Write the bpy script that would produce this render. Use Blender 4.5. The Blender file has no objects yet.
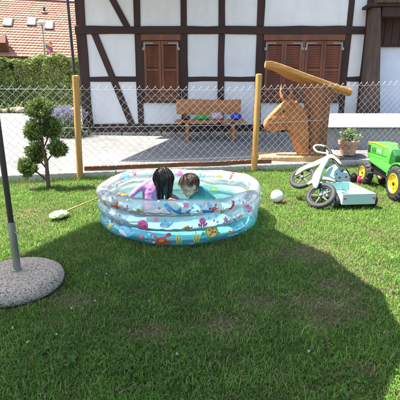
import bpy, bmesh, math, random
import numpy as np
from mathutils import Vector, Matrix, noise
random.seed(7); RNG = np.random.default_rng(7)
SC = bpy.context.scene
R_ = math.radians

# ---------------------------------------------------------------- camera
CAM_Z, PITCH, FPX = 1.10, R_(15.0), 380.0
cam_d = bpy.data.cameras.new('camera'); cam = bpy.data.objects.new('camera', cam_d)
SC.collection.objects.link(cam); SC.camera = cam
cam.location = (0, 0, CAM_Z); cam.rotation_euler = (math.pi/2 - PITCH, 0, 0)
cam_d.sensor_width = 36; cam_d.lens = 36*FPX/400; cam_d.clip_start = .05; cam_d.clip_end = 3000

# ---------------------------------------------------------------- world, sun, exposure
SHX, SHY = .48, -.05                      # shadow shift per metre of height
SUNDIR = Vector((-SHX, -SHY, 1)).normalized()
world = bpy.data.worlds.new('World'); SC.world = world; world.use_nodes = True
wn = world.node_tree.nodes; wl = world.node_tree.links
bg = wn['Background']; sky = wn.new('ShaderNodeTexSky'); sky.sky_type = 'NISHITA'; sky.sun_disc = False
sky.sun_elevation = math.asin(SUNDIR.z); sky.sun_rotation = math.atan2(SUNDIR.x, SUNDIR.y)
sky.air_density = 1.0; sky.dust_density = 2.0; sky.ozone_density = 1.0
wl.new(sky.outputs[0], bg.inputs[0]); bg.inputs[1].default_value = .115
sun_d = bpy.data.lights.new('sun', 'SUN'); sun_d.energy = 5.0; sun_d.angle = R_(.55); sun_d.color = (1, .955, .87)
sun = bpy.data.objects.new('sun', sun_d); SC.collection.objects.link(sun)
sun.rotation_euler = SUNDIR.to_track_quat('Z', 'Y').to_euler(); sun.location = (-5, 2, 12)
SC.view_settings.view_transform = 'Standard'; SC.view_settings.look = 'None'
SC.view_settings.exposure = 1.75; SC.view_settings.gamma = 1
SC.render.engine = 'CYCLES'
cy = SC.cycles; cy.use_denoising = True; cy.max_bounces = 8; cy.transparent_max_bounces = 24
cy.diffuse_bounces = 4; cy.caustics_reflective = False; cy.caustics_refractive = False
try: cy.denoiser = 'OPENIMAGEDENOISE'
except Exception: pass

# ---------------------------------------------------------------- pixel -> place
CP, SP = math.cos(PITCH), math.sin(PITCH)
CAMP = Vector((0, 0, CAM_Z))
def ray(px, py):
    a, b = (px-200)/FPX, (200-py)/FPX
    return Vector((a, CP + b*SP, -SP + b*CP))
def G(px, py, z=0.):
    d = ray(px, py); return CAMP + d*((z-CAM_Z)/d.z)
def Y(px, py, y):
    d = ray(px, py); return CAMP + d*(y/d.y)
def PL(px, py, p0, n):
    d = ray(px, py); return CAMP + d*((p0-CAMP).dot(n)/d.dot(n))
def fc(y): return .10 + .043*(min(y, 17)-6)          # forecourt rises gently to the house

# ---------------------------------------------------------------- materials
def nt(name):
    m = bpy.data.materials.new(name); m.use_nodes = True
    t = m.node_tree; return m, t, t.nodes, t.links, t.nodes['Principled BSDF']
def sock(n, *names):
    for s in names:
        if s in n.inputs: return n.inputs[s]
def noise_node(t, scale, detail=4, stretch=None, coord='Object', rough=.55):
    tc = t.nodes.new('ShaderNodeTexCoord'); mp = t.nodes.new('ShaderNodeMapping')
    n = t.nodes.new('ShaderNodeTexNoise'); n.inputs['Scale'].default_value = scale
    n.inputs['Detail'].default_value = detail; n.inputs['Roughness'].default_value = rough
    if stretch: mp.inputs['Scale'].default_value = stretch
    t.links.new(tc.outputs[coord], mp.inputs[0]); t.links.new(mp.outputs[0], n.inputs['Vector'])
    return n
def ramp(t, fac, stops):
    r = t.nodes.new('ShaderNodeValToRGB'); e = r.color_ramp.elements
    while len(e) < len(stops): e.new(.5)
    for k, (p, c) in enumerate(stops): e[k].position = p; e[k].color = (*c[:3], 1)
    t.links.new(fac, r.inputs[0]); return r
def add_bump(t, bsdf, h, strength=.3, dist=.01):
    b = t.nodes.new('ShaderNodeBump'); b.inputs['Strength'].default_value = strength
    b.inputs['Distance'].default_value = dist; t.links.new(h, b.inputs['Height'])
    t.links.new(b.outputs[0], bsdf.inputs['Normal']); return b
def pm(name, c1, c2=None, rough=.6, scale=6, stretch=None, bump=0, bscale=None, bdist=.005, metal=0, lo=.35, hi=.65, coat=0, detail=5):
    m, t, N, L, b = nt(name)
    c2 = c2 or tuple(x*.8 for x in c1)
    n = noise_node(t, scale, detail, stretch)
    r = ramp(t, n.outputs[0], [(lo, c1), (hi, c2)]); L.new(r.outputs[0], b.inputs['Base Color'])
    b.inputs['Roughness'].default_value = rough; b.inputs['Metallic'].default_value = metal
    if coat: b.inputs['Coat Weight'].default_value = coat
    if bump:
        n2 = noise_node(t, bscale or scale*4, 4, stretch); add_bump(t, b, n2.outputs[0], bump, bdist)
    return m
def leafmat(name, trans=.35, rough=.55, spec=.25):
    m, t, N, L, b = nt(name)
    a = N.new('ShaderNodeAttribute'); a.attribute_name = 'col'
    L.new(a.outputs[0], b.inputs['Base Color']); b.inputs['Roughness'].default_value = rough
    sock(b, 'Specular IOR Level').default_value = spec
    tr = N.new('ShaderNodeBsdfTranslucent'); L.new(a.outputs[0], tr.inputs[0])
    mx = N.new('ShaderNodeMixShader'); mx.inputs[0].default_value = trans
    L.new(b.outputs[0], mx.inputs[1]); L.new(tr.outputs[0], mx.inputs[2])
    L.new(mx.outputs[0], N['Material Output'].inputs[0]); return m
def colmat(name, rough=.5, coat=0):
    m, t, N, L, b = nt(name)
    a = N.new('ShaderNodeAttribute'); a.attribute_name = 'col'
    L.new(a.outputs[0], b.inputs['Base Color']); b.inputs['Roughness'].default_value = rough
    b.inputs['Coat Weight'].default_value = coat
    return m
M = {}
M['timber'] = pm('dark_timber', (.054, .020, .013), (.023, .009, .007), .75, 5, (1, 1, .16), .8, 22, .008, lo=.3, hi=.7)
M['timber_h'] = pm('dark_timber_lying', (.054, .020, .013), (.023, .009, .007), .75, 5, (.16, 1, 1), .8, 22, .008, lo=.3, hi=.7)
def plaster():
    m, t, N, L, b = nt('white_plaster')
    n1 = noise_node(t, 1.6, 6); n2 = noise_node(t, 2.5, 7, (2, 1, .6)); n3 = noise_node(t, 9, 6, rough=.7)
    r1 = ramp(t, n1.outputs[0], [(.3, (.80, .785, .77)), (.72, (.71, .695, .69))]); r2 = ramp(t, n2.outputs[0], [(.30, (.95, .94, .925)), (.5, (1, 1, 1))])
    mx = N.new('ShaderNodeMix'); mx.data_type = 'RGBA'; mx.blend_type = 'MULTIPLY'; mx.inputs[0].default_value = 1
    L.new(r1.outputs[0], mx.inputs[6]); L.new(r2.outputs[0], mx.inputs[7]); L.new(mx.outputs[2], b.inputs['Base Color']); b.inputs['Roughness'].default_value = .92
    add_bump(t, b, n3.outputs[0], .5, .02); return m
M['plaster'] = plaster()
M['plaster_blue'] = pm('bluish_white_plaster', (.70, .73, .82), (.60, .64, .74), .9, 2.2, None, .3, 30, .005)
M['shutter'] = pm('red_brown_shutter_wood', (.21, .066, .026), (.12, .038, .017), .5, 5, (1, 1, .25), .25, 40, .002)
M['iron'] = pm('grey_hinge_iron', (.34, .36, .36), (.22, .24, .24), .5, 30, metal=.5)
M['stone'] = pm('plinth_stone', (.42, .36, .28), (.26, .23, .20), .9, 9, None, .7, 30, .01)
M['greywood'] = pm('weathered_post_wood', (.115, .068, .05), (.06, .038, .03), .85, 4, (3, 3, .5), .6, 20, .006)
M['postwood'] = pm('honey_fence_post_wood', (.54, .29, .075), (.42, .19, .045), .6, 5, (4, 4, .5), .3, 30, .003)
M['bench'] = pm('orange_bench_wood', (.50, .19, .045), (.36, .12, .028), .5, 4, (.5, 4, 4), .2, 30, .002)
M['board'] = pm('brown_base_board', (.21, .082, .038), (.12, .048, .026), .75, 6, (.6, 3, 3), .5, 30, .004)
M['kerb'] = pm('pale_concrete_kerb', (.50, .46, .38), (.38, .35, .29), .95, 7, None, .5, 60, .004)
M['wire'] = pm('galvanised_wire', (.74, .76, .78), (.60, .62, .64), .38, 20, metal=.55)
M['black_metal'] = pm('black_green_metal', (.014, .017, .016), (.009, .011, .011), .45, 8)
M['steel'] = pm('galvanised_steel', (.33, .36, .33), (.22, .25, .23), .36, 14, (1, 1, .3), .1, 60, .001, metal=.75)
M['rubber'] = pm('black_rubber', (.030, .030, .032), (.018, .018, .020), .7, 20, None, .3, 80, .002)
M['green'] = pm('tractor_green_plastic', (.085, .46, .055), (.07, .40, .045), .34, 3, coat=.2)
M['dkgreen'] = pm('deep_green_plastic', (.012, .11, .016), (.010, .09, .013), .4, 4)
M['yellow'] = pm('yellow_plastic', (.86, .60, .02), (.78, .52, .015), .35, 4, coat=.2)
M['blackp'] = pm('black_plastic', (.022, .022, .024), (.015, .015, .017), .62, 9)
M['terracotta'] = pm('terracotta', (.46, .20, .115), (.56, .33, .23), .85, 8, None, .3, 40, .003)
M['soil'] = pm('potting_soil', (.05, .035, .022), (.028, .02, .013), .95, 30, None, .8, 60, .01)
M['mint'] = pm('mint_painted_wood', (.30, .54, .49), (.26, .48, .45), .7, 5)
M['mint_deep'] = pm('mint_trailer_paint', (.36, .55, .51), (.31, .49, .46), .42, 4)
M['cream'] = pm('cream_plywood', (.52, .41, .25), (.44, .33, .19), .75, 4, (1, 4, 4), .15, 30, .002)
M['paleblue'] = pm('pale_blue_fabric', (.42, .62, .80), (.36, .55, .74), .85, 12, None, .3, 200, .001)
M['magenta'] = pm('magenta_plastic', (.58, .012, .17), (.46, .008, .13), .4, 6)
M['red'] = pm('red_reflector', (.70, .03, .02), (.5, .02, .02), .25, 6)
M['white'] = pm('white_plastic', (.80, .80, .78), (.74, .74, .72), .4, 5)
M['sheet'] = pm('pale_sheet_metal', (.38, .39, .41), (.32, .33, .35), .5, 3, metal=.2)
M['greywall'] = pm('grey_box_concrete', (.30, .31, .32), (.22, .23, .24), .9, 4, None, .4, 40, .004)
def canopy_cloth():
    m, t, N, L, b = nt('natural_canopy_fabric')
    b.inputs['Base Color'].default_value = (.62, .58, .50, 1); b.inputs['Roughness'].default_value = .9
    tr = N.new('ShaderNodeBsdfTranslucent'); tr.inputs[0].default_value = (.62, .58, .50, 1)
    mx = N.new('ShaderNodeMixShader'); mx.inputs[0].default_value = .14
    L.new(b.outputs[0], mx.inputs[1]); L.new(tr.outputs[0], mx.inputs[2]); L.new(mx.outputs[0], N['Material Output'].inputs[0]); return m
M['canopy'] = canopy_cloth()
M['tilebase'] = pm('roof_deck', (.16, .07, .045), None, .9, 3)
M['rend'] = pm('neighbour_render', (.62, .58, .50), (.54, .50, .44), .9, 2)
M['glass'] = pm('skylight_glass', (.30, .36, .42), (.24, .30, .36), .08, 2)
M['slatedark'] = pm('dark_lead', (.06, .055, .055), None, .5, 8)
M['signcol'] = colmat('sign_paint', .5)
M['print'] = colmat('vinyl_print', .3, .3)
M['tile'] = colmat('clay_tile', .85)
M['leaf'] = leafmat('foliage_leaf', .3)
M['grass'] = leafmat('grass_blade', .42, .65, .12)
M['cloth_green'] = pm('green_cloth', (.02, .45, .06), (.015, .33, .04), .85, 10, None, .4, 120, .002)
M['cloth_pink'] = pm('pale_pink_cloth', (.55, .42, .45), (.46, .35, .40), .9, 14, None, .4, 120, .002)
M['cloth_blue'] = pm('blue_cloth', (.02, .08, .50), (.015, .05, .36), .75, 10, None, .4, 120, .002)
M['cloth_dark'] = pm('dark_brown_cloth', (.03, .02, .018), (.02, .014, .012), .8, 10)
M['net'] = pm('pale_yellow_net', (.74, .78, .36), (.62, .68, .26), .8, 40, None, .5, 200, .003)
M['stick'] = pm('light_stick_wood', (.55, .36, .16), (.44, .27, .11), .6, 8)
M['brownthing'] = pm('brown_clay', (.30, .12, .07), (.22, .09, .05), .8, 20)

# carved wood of the cow: honey to red brown grain
def carved(name, c1, c2, axis):
    m, t, N, L, b = nt(name)
    n = noise_node(t, 3.2, 6, axis, rough=.62); n2 = noise_node(t, 26, 3, axis)
    r = ramp(t, n.outputs[0], [(.32, c1), (.68, c2)])
    ck = noise_node(t, 4.0, 3, (axis[0]*1.6, axis[1]*1.6, axis[2]*.35)); cr_ = ramp(t, ck.outputs[0], [(.485, (1, 1, 1)), (.5, (.30, .26, .24)), (.515, (1, 1, 1))])
    mc = N.new('ShaderNodeMix'); mc.data_type = 'RGBA'; mc.blend_type = 'MULTIPLY'; mc.inputs[0].default_value = .32
    L.new(r.outputs[0], mc.inputs[6]); L.new(cr_.outputs[0], mc.inputs[7]); L.new(mc.outputs[2], b.inputs['Base Color']); b.inputs['Roughness'].default_value = .75
    vv = N.new('ShaderNodeTexVoronoi'); vv.inputs['Scale'].default_value = 17; vv.feature = 'SMOOTH_F1'
    tcv = N.new('ShaderNodeTexCoord'); L.new(tcv.outputs['Object'], vv.inputs['Vector'])
    ad = N.new('ShaderNodeMath'); ad.operation = 'MULTIPLY_ADD'; ad.inputs[1].default_value = .55; L.new(n2.outputs[0], ad.inputs[0]); L.new(vv.outputs['Distance'], ad.inputs[2])
    add_bump(t, b, ad.outputs[0], .75, .016); return m
M['cow'] = carved('carved_cow_wood', (.54, .21, .05), (.34, .10, .024), (1, 2, 3))
M['cowpale'] = carved('pale_carved_wood', (.64, .38, .17), (.50, .26, .10), (1.5, 4, 4))
M['log'] = carved('red_brown_log', (.36, .12, .032), (.20, .060, .018), (5, 5, .6))
M['plank'] = carved('fresh_cut_plank', (.64, .34, .105), (.50, .22, .055), (.8, 5, 5))

# concrete with exposed pebbles (parasol foot)
def pebble():
    m, t, N, L, b = nt('exposed_aggregate')
    tc = N.new('ShaderNodeTexCoord'); v = N.new('ShaderNodeTexVoronoi'); v.inputs['Scale'].default_value = 140
    L.new(tc.outputs['Object'], v.inputs['Vector'])
    hs = N.new('ShaderNodeSeparateColor'); L.new(v.outputs['Color'], hs.inputs[0])
    r = ramp(t, hs.outputs[0], [(0, (.52, .43, .33)), (.3, (.34, .275, .21)), (.50, (.60, .50, .39)), (.76, (.12, .095, .075)), (.83, (.45, .34, .24)), (.97, (.66, .58, .48))])
    r.color_ramp.interpolation = 'CONSTANT'
    d = ramp(t, v.outputs['Distance'], [(.0, (1, 1, 1)), (.75, (.2, .2, .2))])
    L.new(r.outputs[0], b.inputs['Base Color']); b.inputs['Roughness'].default_value = .8
    add_bump(t, b, d.outputs[0], .9, .008); return m
M['pebble'] = pebble()

def court():
    m, t, N, L, b = nt('worn_pale_asphalt')
    n1 = noise_node(t, .7, 6); n2 = noise_node(t, 55, 3); n3 = noise_node(t, 5, 5)
    r1 = ramp(t, n1.outputs[0], [(.3, (.245, .236, .222)), (.7, (.18, .177, .173))])
    r2 = ramp(t, n2.outputs[0], [(.3, (.72, .72, .72)), (.7, (1.12, 1.1, 1.06))])
    r3 = ramp(t, n3.outputs[0], [(.35, (.86, .86, .87)), (.6, (1.05, 1.05, 1.04))])
    mx = N.new('ShaderNodeMix'); mx.data_type = 'RGBA'; mx.blend_type = 'MULTIPLY'; mx.inputs[0].default_value = 1
    L.new(r1.outputs[0], mx.inputs[6]); L.new(r2.outputs[0], mx.inputs[7])
    m2 = N.new('ShaderNodeMix'); m2.data_type = 'RGBA'; m2.blend_type = 'MULTIPLY'; m2.inputs[0].default_value = 1
    L.new(mx.outputs[2], m2.inputs[6]); L.new(r3.outputs[0], m2.inputs[7])
    ck = noise_node(t, .9, 5, rough=.6); cr_ = ramp(t, ck.outputs[0], [(.492, (1, 1, 1)), (.5, (.42, .42, .42)), (.508, (1, 1, 1))])
    n5 = noise_node(t, .35, 2); r5 = ramp(t, n5.outputs[0], [(.46, (1, 1, 1)), (.50, (.84, .84, .85))])
    m3 = N.new('ShaderNodeMix'); m3.data_type = 'RGBA'; m3.blend_type = 'MULTIPLY'; m3.inputs[0].default_value = .8
    L.new(m2.outputs[2], m3.inputs[6]); L.new(cr_.outputs[0], m3.inputs[7])
    m4 = N.new('ShaderNodeMix'); m4.data_type = 'RGBA'; m4.blend_type = 'MULTIPLY'; m4.inputs[0].default_value = 1
    L.new(m3.outputs[2], m4.inputs[6]); L.new(r5.outputs[0], m4.inputs[7])
    L.new(m4.outputs[2], b.inputs['Base Color']); b.inputs['Roughness'].default_value = .92
    add_bump(t, b, n2.outputs[0], .4, .004); return m
M['court'] = court()

def earth():
    m, t, N, L, b = nt('lawn_earth')
    n1 = noise_node(t, 2.4, 5); n2 = noise_node(t, 60, 4)
    r1 = ramp(t, n1.outputs[0], [(.35, (.075, .085, .028)), (.62, (.16, .125, .065))])
    r2 = ramp(t, n2.outputs[0], [(.3, (.55, .55, .55)), (.7, (1.15, 1.15, 1.1))])
    mx = N.new('ShaderNodeMix'); mx.data_type = 'RGBA'; mx.blend_type = 'MULTIPLY'; mx.inputs[0].default_value = 1
    L.new(r1.outputs[0], mx.inputs[6]); L.new(r2.outputs[0], mx.inputs[7])
    L.new(mx.outputs[2], b.inputs['Base Color']); b.inputs['Roughness'].default_value = .95
    add_bump(t, b, n2.outputs[0], .8, .015); return m
M['earth'] = earth()

# clear vinyl of the paddling pool: partly see-through, softly coloured
def vinyl(name, col, opac, gl=.1):
    m, t, N, L, b = nt(name)
    out = N['Material Output']
    tp = N.new('ShaderNodeBsdfTransparent'); tp.inputs[0].default_value = (*[min(1, .55+.45*c) for c in col], 1)
    df = N.new('ShaderNodeBsdfDiffuse'); df.inputs[0].default_value = (*col, 1)
    tl = N.new('ShaderNodeBsdfTranslucent'); tl.inputs[0].default_value = (*col, 1)
    gs = N.new('ShaderNodeBsdfGlossy'); gs.inputs['Roughness'].default_value = gl
    n = noise_node(t, 11, 3, (1, 1, .5)); bm_ = N.new('ShaderNodeBump'); bm_.inputs['Strength'].default_value = .35; bm_.inputs['Distance'].default_value = .01
    L.new(n.outputs[0], bm_.inputs['Height'])
    for s in (df, gs): L.new(bm_.outputs[0], s.inputs['Normal'])
    a = N.new('ShaderNodeMixShader'); a.inputs[0].default_value = .6
    L.new(df.outputs[0], a.inputs[1]); L.new(tl.outputs[0], a.inputs[2])
    c = N.new('ShaderNodeMixShader'); c.inputs[0].default_value = opac
    L.new(tp.outputs[0], c.inputs[1]); L.new(a.outputs[0], c.inputs[2])
    fr = N.new('ShaderNodeFresnel'); fr.inputs[0].default_value = 1.28; L.new(bm_.outputs[0], fr.inputs['Normal'])
    d = N.new('ShaderNodeMixShader'); L.new(fr.outputs[0], d.inputs[0])
    L.new(c.outputs[0], d.inputs[1]); L.new(gs.outputs[0], d.inputs[2]); L.new(d.outputs[0], out.inputs[0])
    return m
M['vinyl_top'] = vinyl('clear_vinyl', (.97, .96, .98), .46)
M['vinyl_mid'] = vinyl('pale_blue_clear_vinyl', (.84, .95, .99), .45)
M['vinyl_low'] = vinyl('cyan_clear_vinyl', (.36, .88, 1.0), .42)
M['poolfloor'] = pm('cyan_pool_floor', (.42, .86, .92), (.62, .92, .95), .4, 5)
def water():
    m, t, N, L, b = nt('pool_water')
    tp = N.new('ShaderNodeBsdfTransparent'); tp.inputs[0].default_value = (.72, .95, .97, 1)
    gs = N.new('ShaderNodeBsdfGlossy'); gs.inputs['Roughness'].default_value = .04
    n = noise_node(t, 16, 3); bm_ = N.new('ShaderNodeBump'); bm_.inputs['Strength'].default_value = .3; bm_.inputs['Distance'].default_value = .02
    L.new(n.outputs[0], bm_.inputs['Height']); L.new(bm_.outputs[0], gs.inputs['Normal'])
    fr = N.new('ShaderNodeFresnel'); fr.inputs[0].default_value = 1.33; L.new(bm_.outputs[0], fr.inputs['Normal'])
    d = N.new('ShaderNodeMixShader'); L.new(fr.outputs[0], d.inputs[0]); L.new(tp.outputs[0], d.inputs[1]); L.new(gs.outputs[0], d.inputs[2])
    L.new(d.outputs[0], N['Material Output'].inputs[0]); return m
M['water'] = water()
def skin():
    m, t, N, L, b = nt('child_skin')
    a = N.new('ShaderNodeAttribute'); a.attribute_name = 'col'
    L.new(a.outputs[0], b.inputs['Base Color']); b.inputs['Roughness'].default_value = .6
    b.inputs['Subsurface Weight'].default_value = .06; b.inputs['Subsurface Radius'].default_value = (.012, .005, .003)
    b.inputs['Subsurface Scale'].default_value = .5
    n = noise_node(t, 90, 2); add_bump(t, b, n.outputs[0], .08, .002); return m
M['skin'] = skin()
M['hair_black'] = pm('black_hair', (.012, .010, .010), (.020, .015, .013), .5, 30)
M['hair_brown'] = pm('dark_brown_hair', (.045, .026, .017), (.085, .050, .030), .45, 40)
M['lilac'] = pm('lilac_printed_swim_shirt', (.36, .165, .33), (.29, .12, .28), .85, 70, None, .25, 20, .004, lo=.4, hi=.62)
M['teal'] = pm('teal_swim_shirt', (.015, .22, .21), (.012, .16, .16), .7, 14, None, .25, 20, .004)
M['eye'] = pm('dark_eye', (.02, .012, .01), None, .15, 5)

# ---------------------------------------------------------------- mesh builder
ORG = {}
def place(o, parent, origin):
    SC.collection.objects.link(o)
    if parent is not None: o.parent = parent
    ORG[o.name] = origin
def thing(name, label, cat, loc, group=None):
    o = bpy.data.objects.new(name, None); SC.collection.objects.link(o)
    o.empty_display_size = .1; o.location = loc; o['label'] = label; o['category'] = cat
    if group: o['group'] = group
    ORG[o.name] = Vector(loc); return o
def tag(o, label=None, cat=None, group=None, kind=None):
    for k, v in (('label', label), ('category', cat), ('group', group), ('kind', kind)):
        if v: o[k] = v
    return o
class MB:
    def __init__(s, M4=None): s.v = []; s.f = []; s.c = []; s.M = M4; s.col = (1, 1, 1)
    def p(s, x):
        x = Vector(x)
        if s.M is not None: x = s.M @ x
        s.v.append(x); s.c.append(s.col); return len(s.v)-1
    def face(s, idx): s.f.append(tuple(idx))
    def box(s, lo, hi, jit=0, rot=None, c=None):
        lo, hi = Vector(lo), Vector(hi); b = len(s.v)
        for z in (lo.z, hi.z):
            for x, y in ((lo.x, lo.y), (hi.x, lo.y), (hi.x, hi.y), (lo.x, hi.y)):
                q = Vector((x, y, z))
                if jit: q += Vector([random.uniform(-jit, jit) for _ in range(3)])
                if rot is not None: q = c + rot @ (q-c)
                s.p(q)
        for f in ((0, 3, 2, 1), (4, 5, 6, 7), (0, 1, 5, 4), (1, 2, 6, 5), (2, 3, 7, 6), (3, 0, 4, 7)): s.face([b+i for i in f])
        return s
    def prism(s, pts, vec, jit=0):                      # polygon pts extruded by vec
        vec = Vector(vec); n = len(pts); b = len(s.v)
        for q in pts: s.p(Vector(q))
        for q in pts: s.p(Vector(q)+vec)
        s.face(list(range(b, b+n))[::-1]); s.face(range(b+n, b+2*n))
        for i in range(n): s.face((b+i, b+(i+1) % n, b+n+(i+1) % n, b+n+i))
        return s
    def tube(s, path, r, k=8, cap=True):
        path = [Vector(q) for q in path]; n = len(path)
        rs = r if isinstance(r, (list, tuple)) else [r]*n
        up = None; b = len(s.v)
        for i, q in enumerate(path):
            t = (path[min(i+1, n-1)]-path[max(i-1, 0)]).normalized()
            if up is None:
                up = Vector((0, 0, 1)) if abs(t.z) < .9 else Vector((1, 0, 0))
            a = t.cross(up).normalized(); up = a.cross(t).normalized()
            for j in range(k):
                g = 2*math.pi*j/k; s.p(q + a*math.cos(g)*rs[i] + up*math.sin(g)*rs[i])
        for i in range(n-1):
            for j in range(k):
                s.face((b+i*k+j, b+i*k+(j+1) % k, b+(i+1)*k+(j+1) % k, b+(i+1)*k+j))
        if cap: s.face([b+j for j in range(k)][::-1]); s.face([b+(n-1)*k+j for j in range(k)])
        return s
    def lathe(s, prof, c=(0, 0, 0), k=32, axis=None, cap=True):
        c = Vector(c); b = len(s.v); n = len(prof)
        Q = Vector((0, 0, 1)).rotation_difference(Vector(axis)).to_matrix() if axis is not None else Matrix.Identity(3)
        for r, z in prof:
            for j in range(k):
                g = 2*math.pi*j/k; s.p(c + Q @ Vector((r*math.cos(g), r*math.sin(g), z)))
        for i in range(n-1):
            for j in range(k): s.face((b+i*k+j, b+i*k+(j+1) % k, b+(i+1)*k+(j+1) % k, b+(i+1)*k+j))
        if cap and prof[0][0] > 1e-6: s.face([b+j for j in range(k)][::-1])
        if cap and prof[-1][0] > 1e-6: s.face([b+(n-1)*k+j for j in range(k)])
        return s
    def torus(s, c, axis, R, r, k=32, q=12, lug=0, nl=0):
        Q = Vector((0, 0, 1)).rotation_difference(Vector(axis)).to_matrix(); c = Vector(c); b = len(s.v)
        for i in range(k):
            g = 2*math.pi*i/k
            for j in range(q):
                h = 2*math.pi*j/q
                rr = r + (lug if (nl and (i*nl//k) % 2 == 0 and math.cos(h) > .2) else 0)
                s.p(c + Q @ Vector(((R+rr*math.cos(h))*math.cos(g), (R+rr*math.cos(h))*math.sin(g), r*math.sin(h))))
        for i in range(k):
            for j in range(q): s.face((b+i*q+j, b+((i+1) % k)*q+j, b+((i+1) % k)*q+(j+1) % q, b+i*q+(j+1) % q))
        return s
    def ell(s, c, rad, rot=None, k=16, n=10, fn=None):
        c = Vector(c); rot = rot or Matrix.Identity(3); b = len(s.v)
        for i in range(n+1):
            t = math.pi*i/n
            for j in range(k):
                g = 2*math.pi*j/k
                d = Vector((math.sin(t)*math.cos(g), math.sin(t)*math.sin(g), math.cos(t)))
                m = fn(d) if fn else 1
                s.p(c + rot @ Vector((d.x*rad[0]*m, d.y*rad[1]*m, d.z*rad[2]*m)))
        for i in range(n):
            for j in range(k): s.face((b+i*k+j, b+(i+1)*k+j, b+(i+1)*k+(j+1) % k, b+i*k+(j+1) % k))
        return s
    def build(s, name, mat, parent=None, smooth=False, bevel=0, seg=2, weld=False):
        org = ORG[parent.name] if parent is not None else Vector((0, 0, 0))
        me = bpy.data.meshes.new(name)
        me.from_pydata([(q-org)[:] for q in s.v], [], s.f)
        if any(c != (1, 1, 1) for c in s.c):
            a = me.color_attributes.new('col', 'FLOAT_COLOR', 'POINT')
            a.data.foreach_set('color', np.array([(*c, 1) for c in s.c], dtype=np.float32).ravel())
        bm = bmesh.new(); bm.from_mesh(me)
        bmesh.ops.remove_doubles(bm, verts=bm.verts, dist=1e-6)
        bmesh.ops.recalc_face_normals(bm, faces=bm.faces)
        if bevel:
            es = [e for e in bm.edges if len(e.link_faces) == 2 and e.calc_face_angle(0) > .5]
            bmesh.ops.bevel(bm, geom=es, offset=bevel, segments=seg, affect='EDGES', profile=.5, clamp_overlap=True)
        bm.to_mesh(me); bm.free()
        if smooth: me.polygons.foreach_set('use_smooth', [True]*len(me.polygons))
        if mat: me.materials.append(M[mat] if isinstance(mat, str) else mat)
        o = bpy.data.objects.new(name, me); place(o, parent, org); return o
def auto_smooth(o, ang=40):
    me = o.data; me.polygons.foreach_set('use_smooth', [True]*len(me.polygons))
    try: me.set_sharp_from_angle(angle=R_(ang))
    except Exception: pass
    return o
def bulk(name, verts, faces, cols, mat, parent=None):
    org = np.array(ORG[parent.name]) if parent is not None else np.zeros(3)
    me = bpy.data.meshes.new(name); nv, nf, k = len(verts), len(faces), faces.shape[1]
    me.vertices.add(nv); me.vertices.foreach_set('co', (verts-org).astype(np.float32).ravel())
    me.loops.add(nf*k); me.loops.foreach_set('vertex_index', faces.astype(np.int32).ravel())
    me.polygons.add(nf); me.polygons.foreach_set('loop_start', np.arange(0, nf*k, k, dtype=np.int32))
    if cols is not None:
        a = me.color_attributes.new('col', 'FLOAT_COLOR', 'POINT')
        a.data.foreach_set('color', np.concatenate([cols, np.ones((nv, 1))], 1).astype(np.float32).ravel())
    me.update(calc_edges=True); me.validate()
    me.materials.append(M[mat]); o = bpy.data.objects.new(name, me)
    place(o, parent, Vector(org)); return o
def unit(a): return a/np.maximum(np.linalg.norm(a, axis=1, keepdims=True), 1e-9)
def leaves(pos, nrm, size, aspect, cols):
    """leaf quads (folded rhombs) at pos, facing roughly nrm; returns verts, faces, cols"""
    n = len(pos); t = unit(np.cross(nrm, RNG.normal(size=(n, 3)))); b = unit(np.cross(nrm, t))
    L = (size*.5)[:, None]; W = L*aspect
    v = np.stack([pos-t*L, pos+b*W+nrm*W*.25, pos+t*L, pos-b*W+nrm*W*.25], 1).reshape(-1, 3)
    f = np.arange(4*n).reshape(n, 4)
    return v, f, np.repeat(cols, 4, 0)
def mixcols(n, stops, jit=.12):
    c = np.array(stops)[RNG.integers(0, len(stops), n)]
    return np.clip(c*(1+RNG.normal(0, jit, (n, 1))), .005, 1)
def remeshed(name, mb, mat, parent, voxel, smooth=4, post=None, colfn=None):
    """closed overlapping shapes fused to ONE continuous surface"""
    o = mb.build(name, mat, parent)
    md = o.modifiers.new('fuse', 'REMESH'); md.mode = 'VOXEL'; md.voxel_size = voxel; md.use_smooth_shade = True
    sm = o.modifiers.new('soft', 'SMOOTH'); sm.iterations = smooth; sm.factor = .5
    dg = bpy.context.evaluated_depsgraph_get(); dg.update()
    me = bpy.data.meshes.new_from_object(o.evaluated_get(dg), depsgraph=dg)
    o.modifiers.clear(); old = o.data; o.data = me; me.name = name; bpy.data.meshes.remove(old)
    if not me.materials: me.materials.append(M[mat])
    org = ORG[o.name]
    if post:
        for v in me.vertices: v.co = post(v.co+org)-org
    if colfn:
        for at in list(me.color_attributes): me.color_attributes.remove(at)
        a = me.color_attributes.new('col', 'FLOAT_COLOR', 'POINT')
        a.data.foreach_set('color', np.array([(*colfn(v.co+org), 1) for v in me.vertices], dtype=np.float32).ravel())
    me.polygons.foreach_set('use_smooth', [True]*len(me.polygons))
    return o

# ================================================================= SETTING
FL, FR = G(80, 178.5), G(254, 170.5)                  # feet of the two fence posts
FT = (FR-FL).normalized(); FN = Vector((-FT.y, FT.x, 0))   # along the fence, away from camera
def fence_y(x): return FL.y + (x-FL.x)*FT.y/FT.x
def fpt(x, off=0, z=0):                                # a point on the fence line at world x
    return Vector((x, fence_y(x), z)) + FN*off

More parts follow.
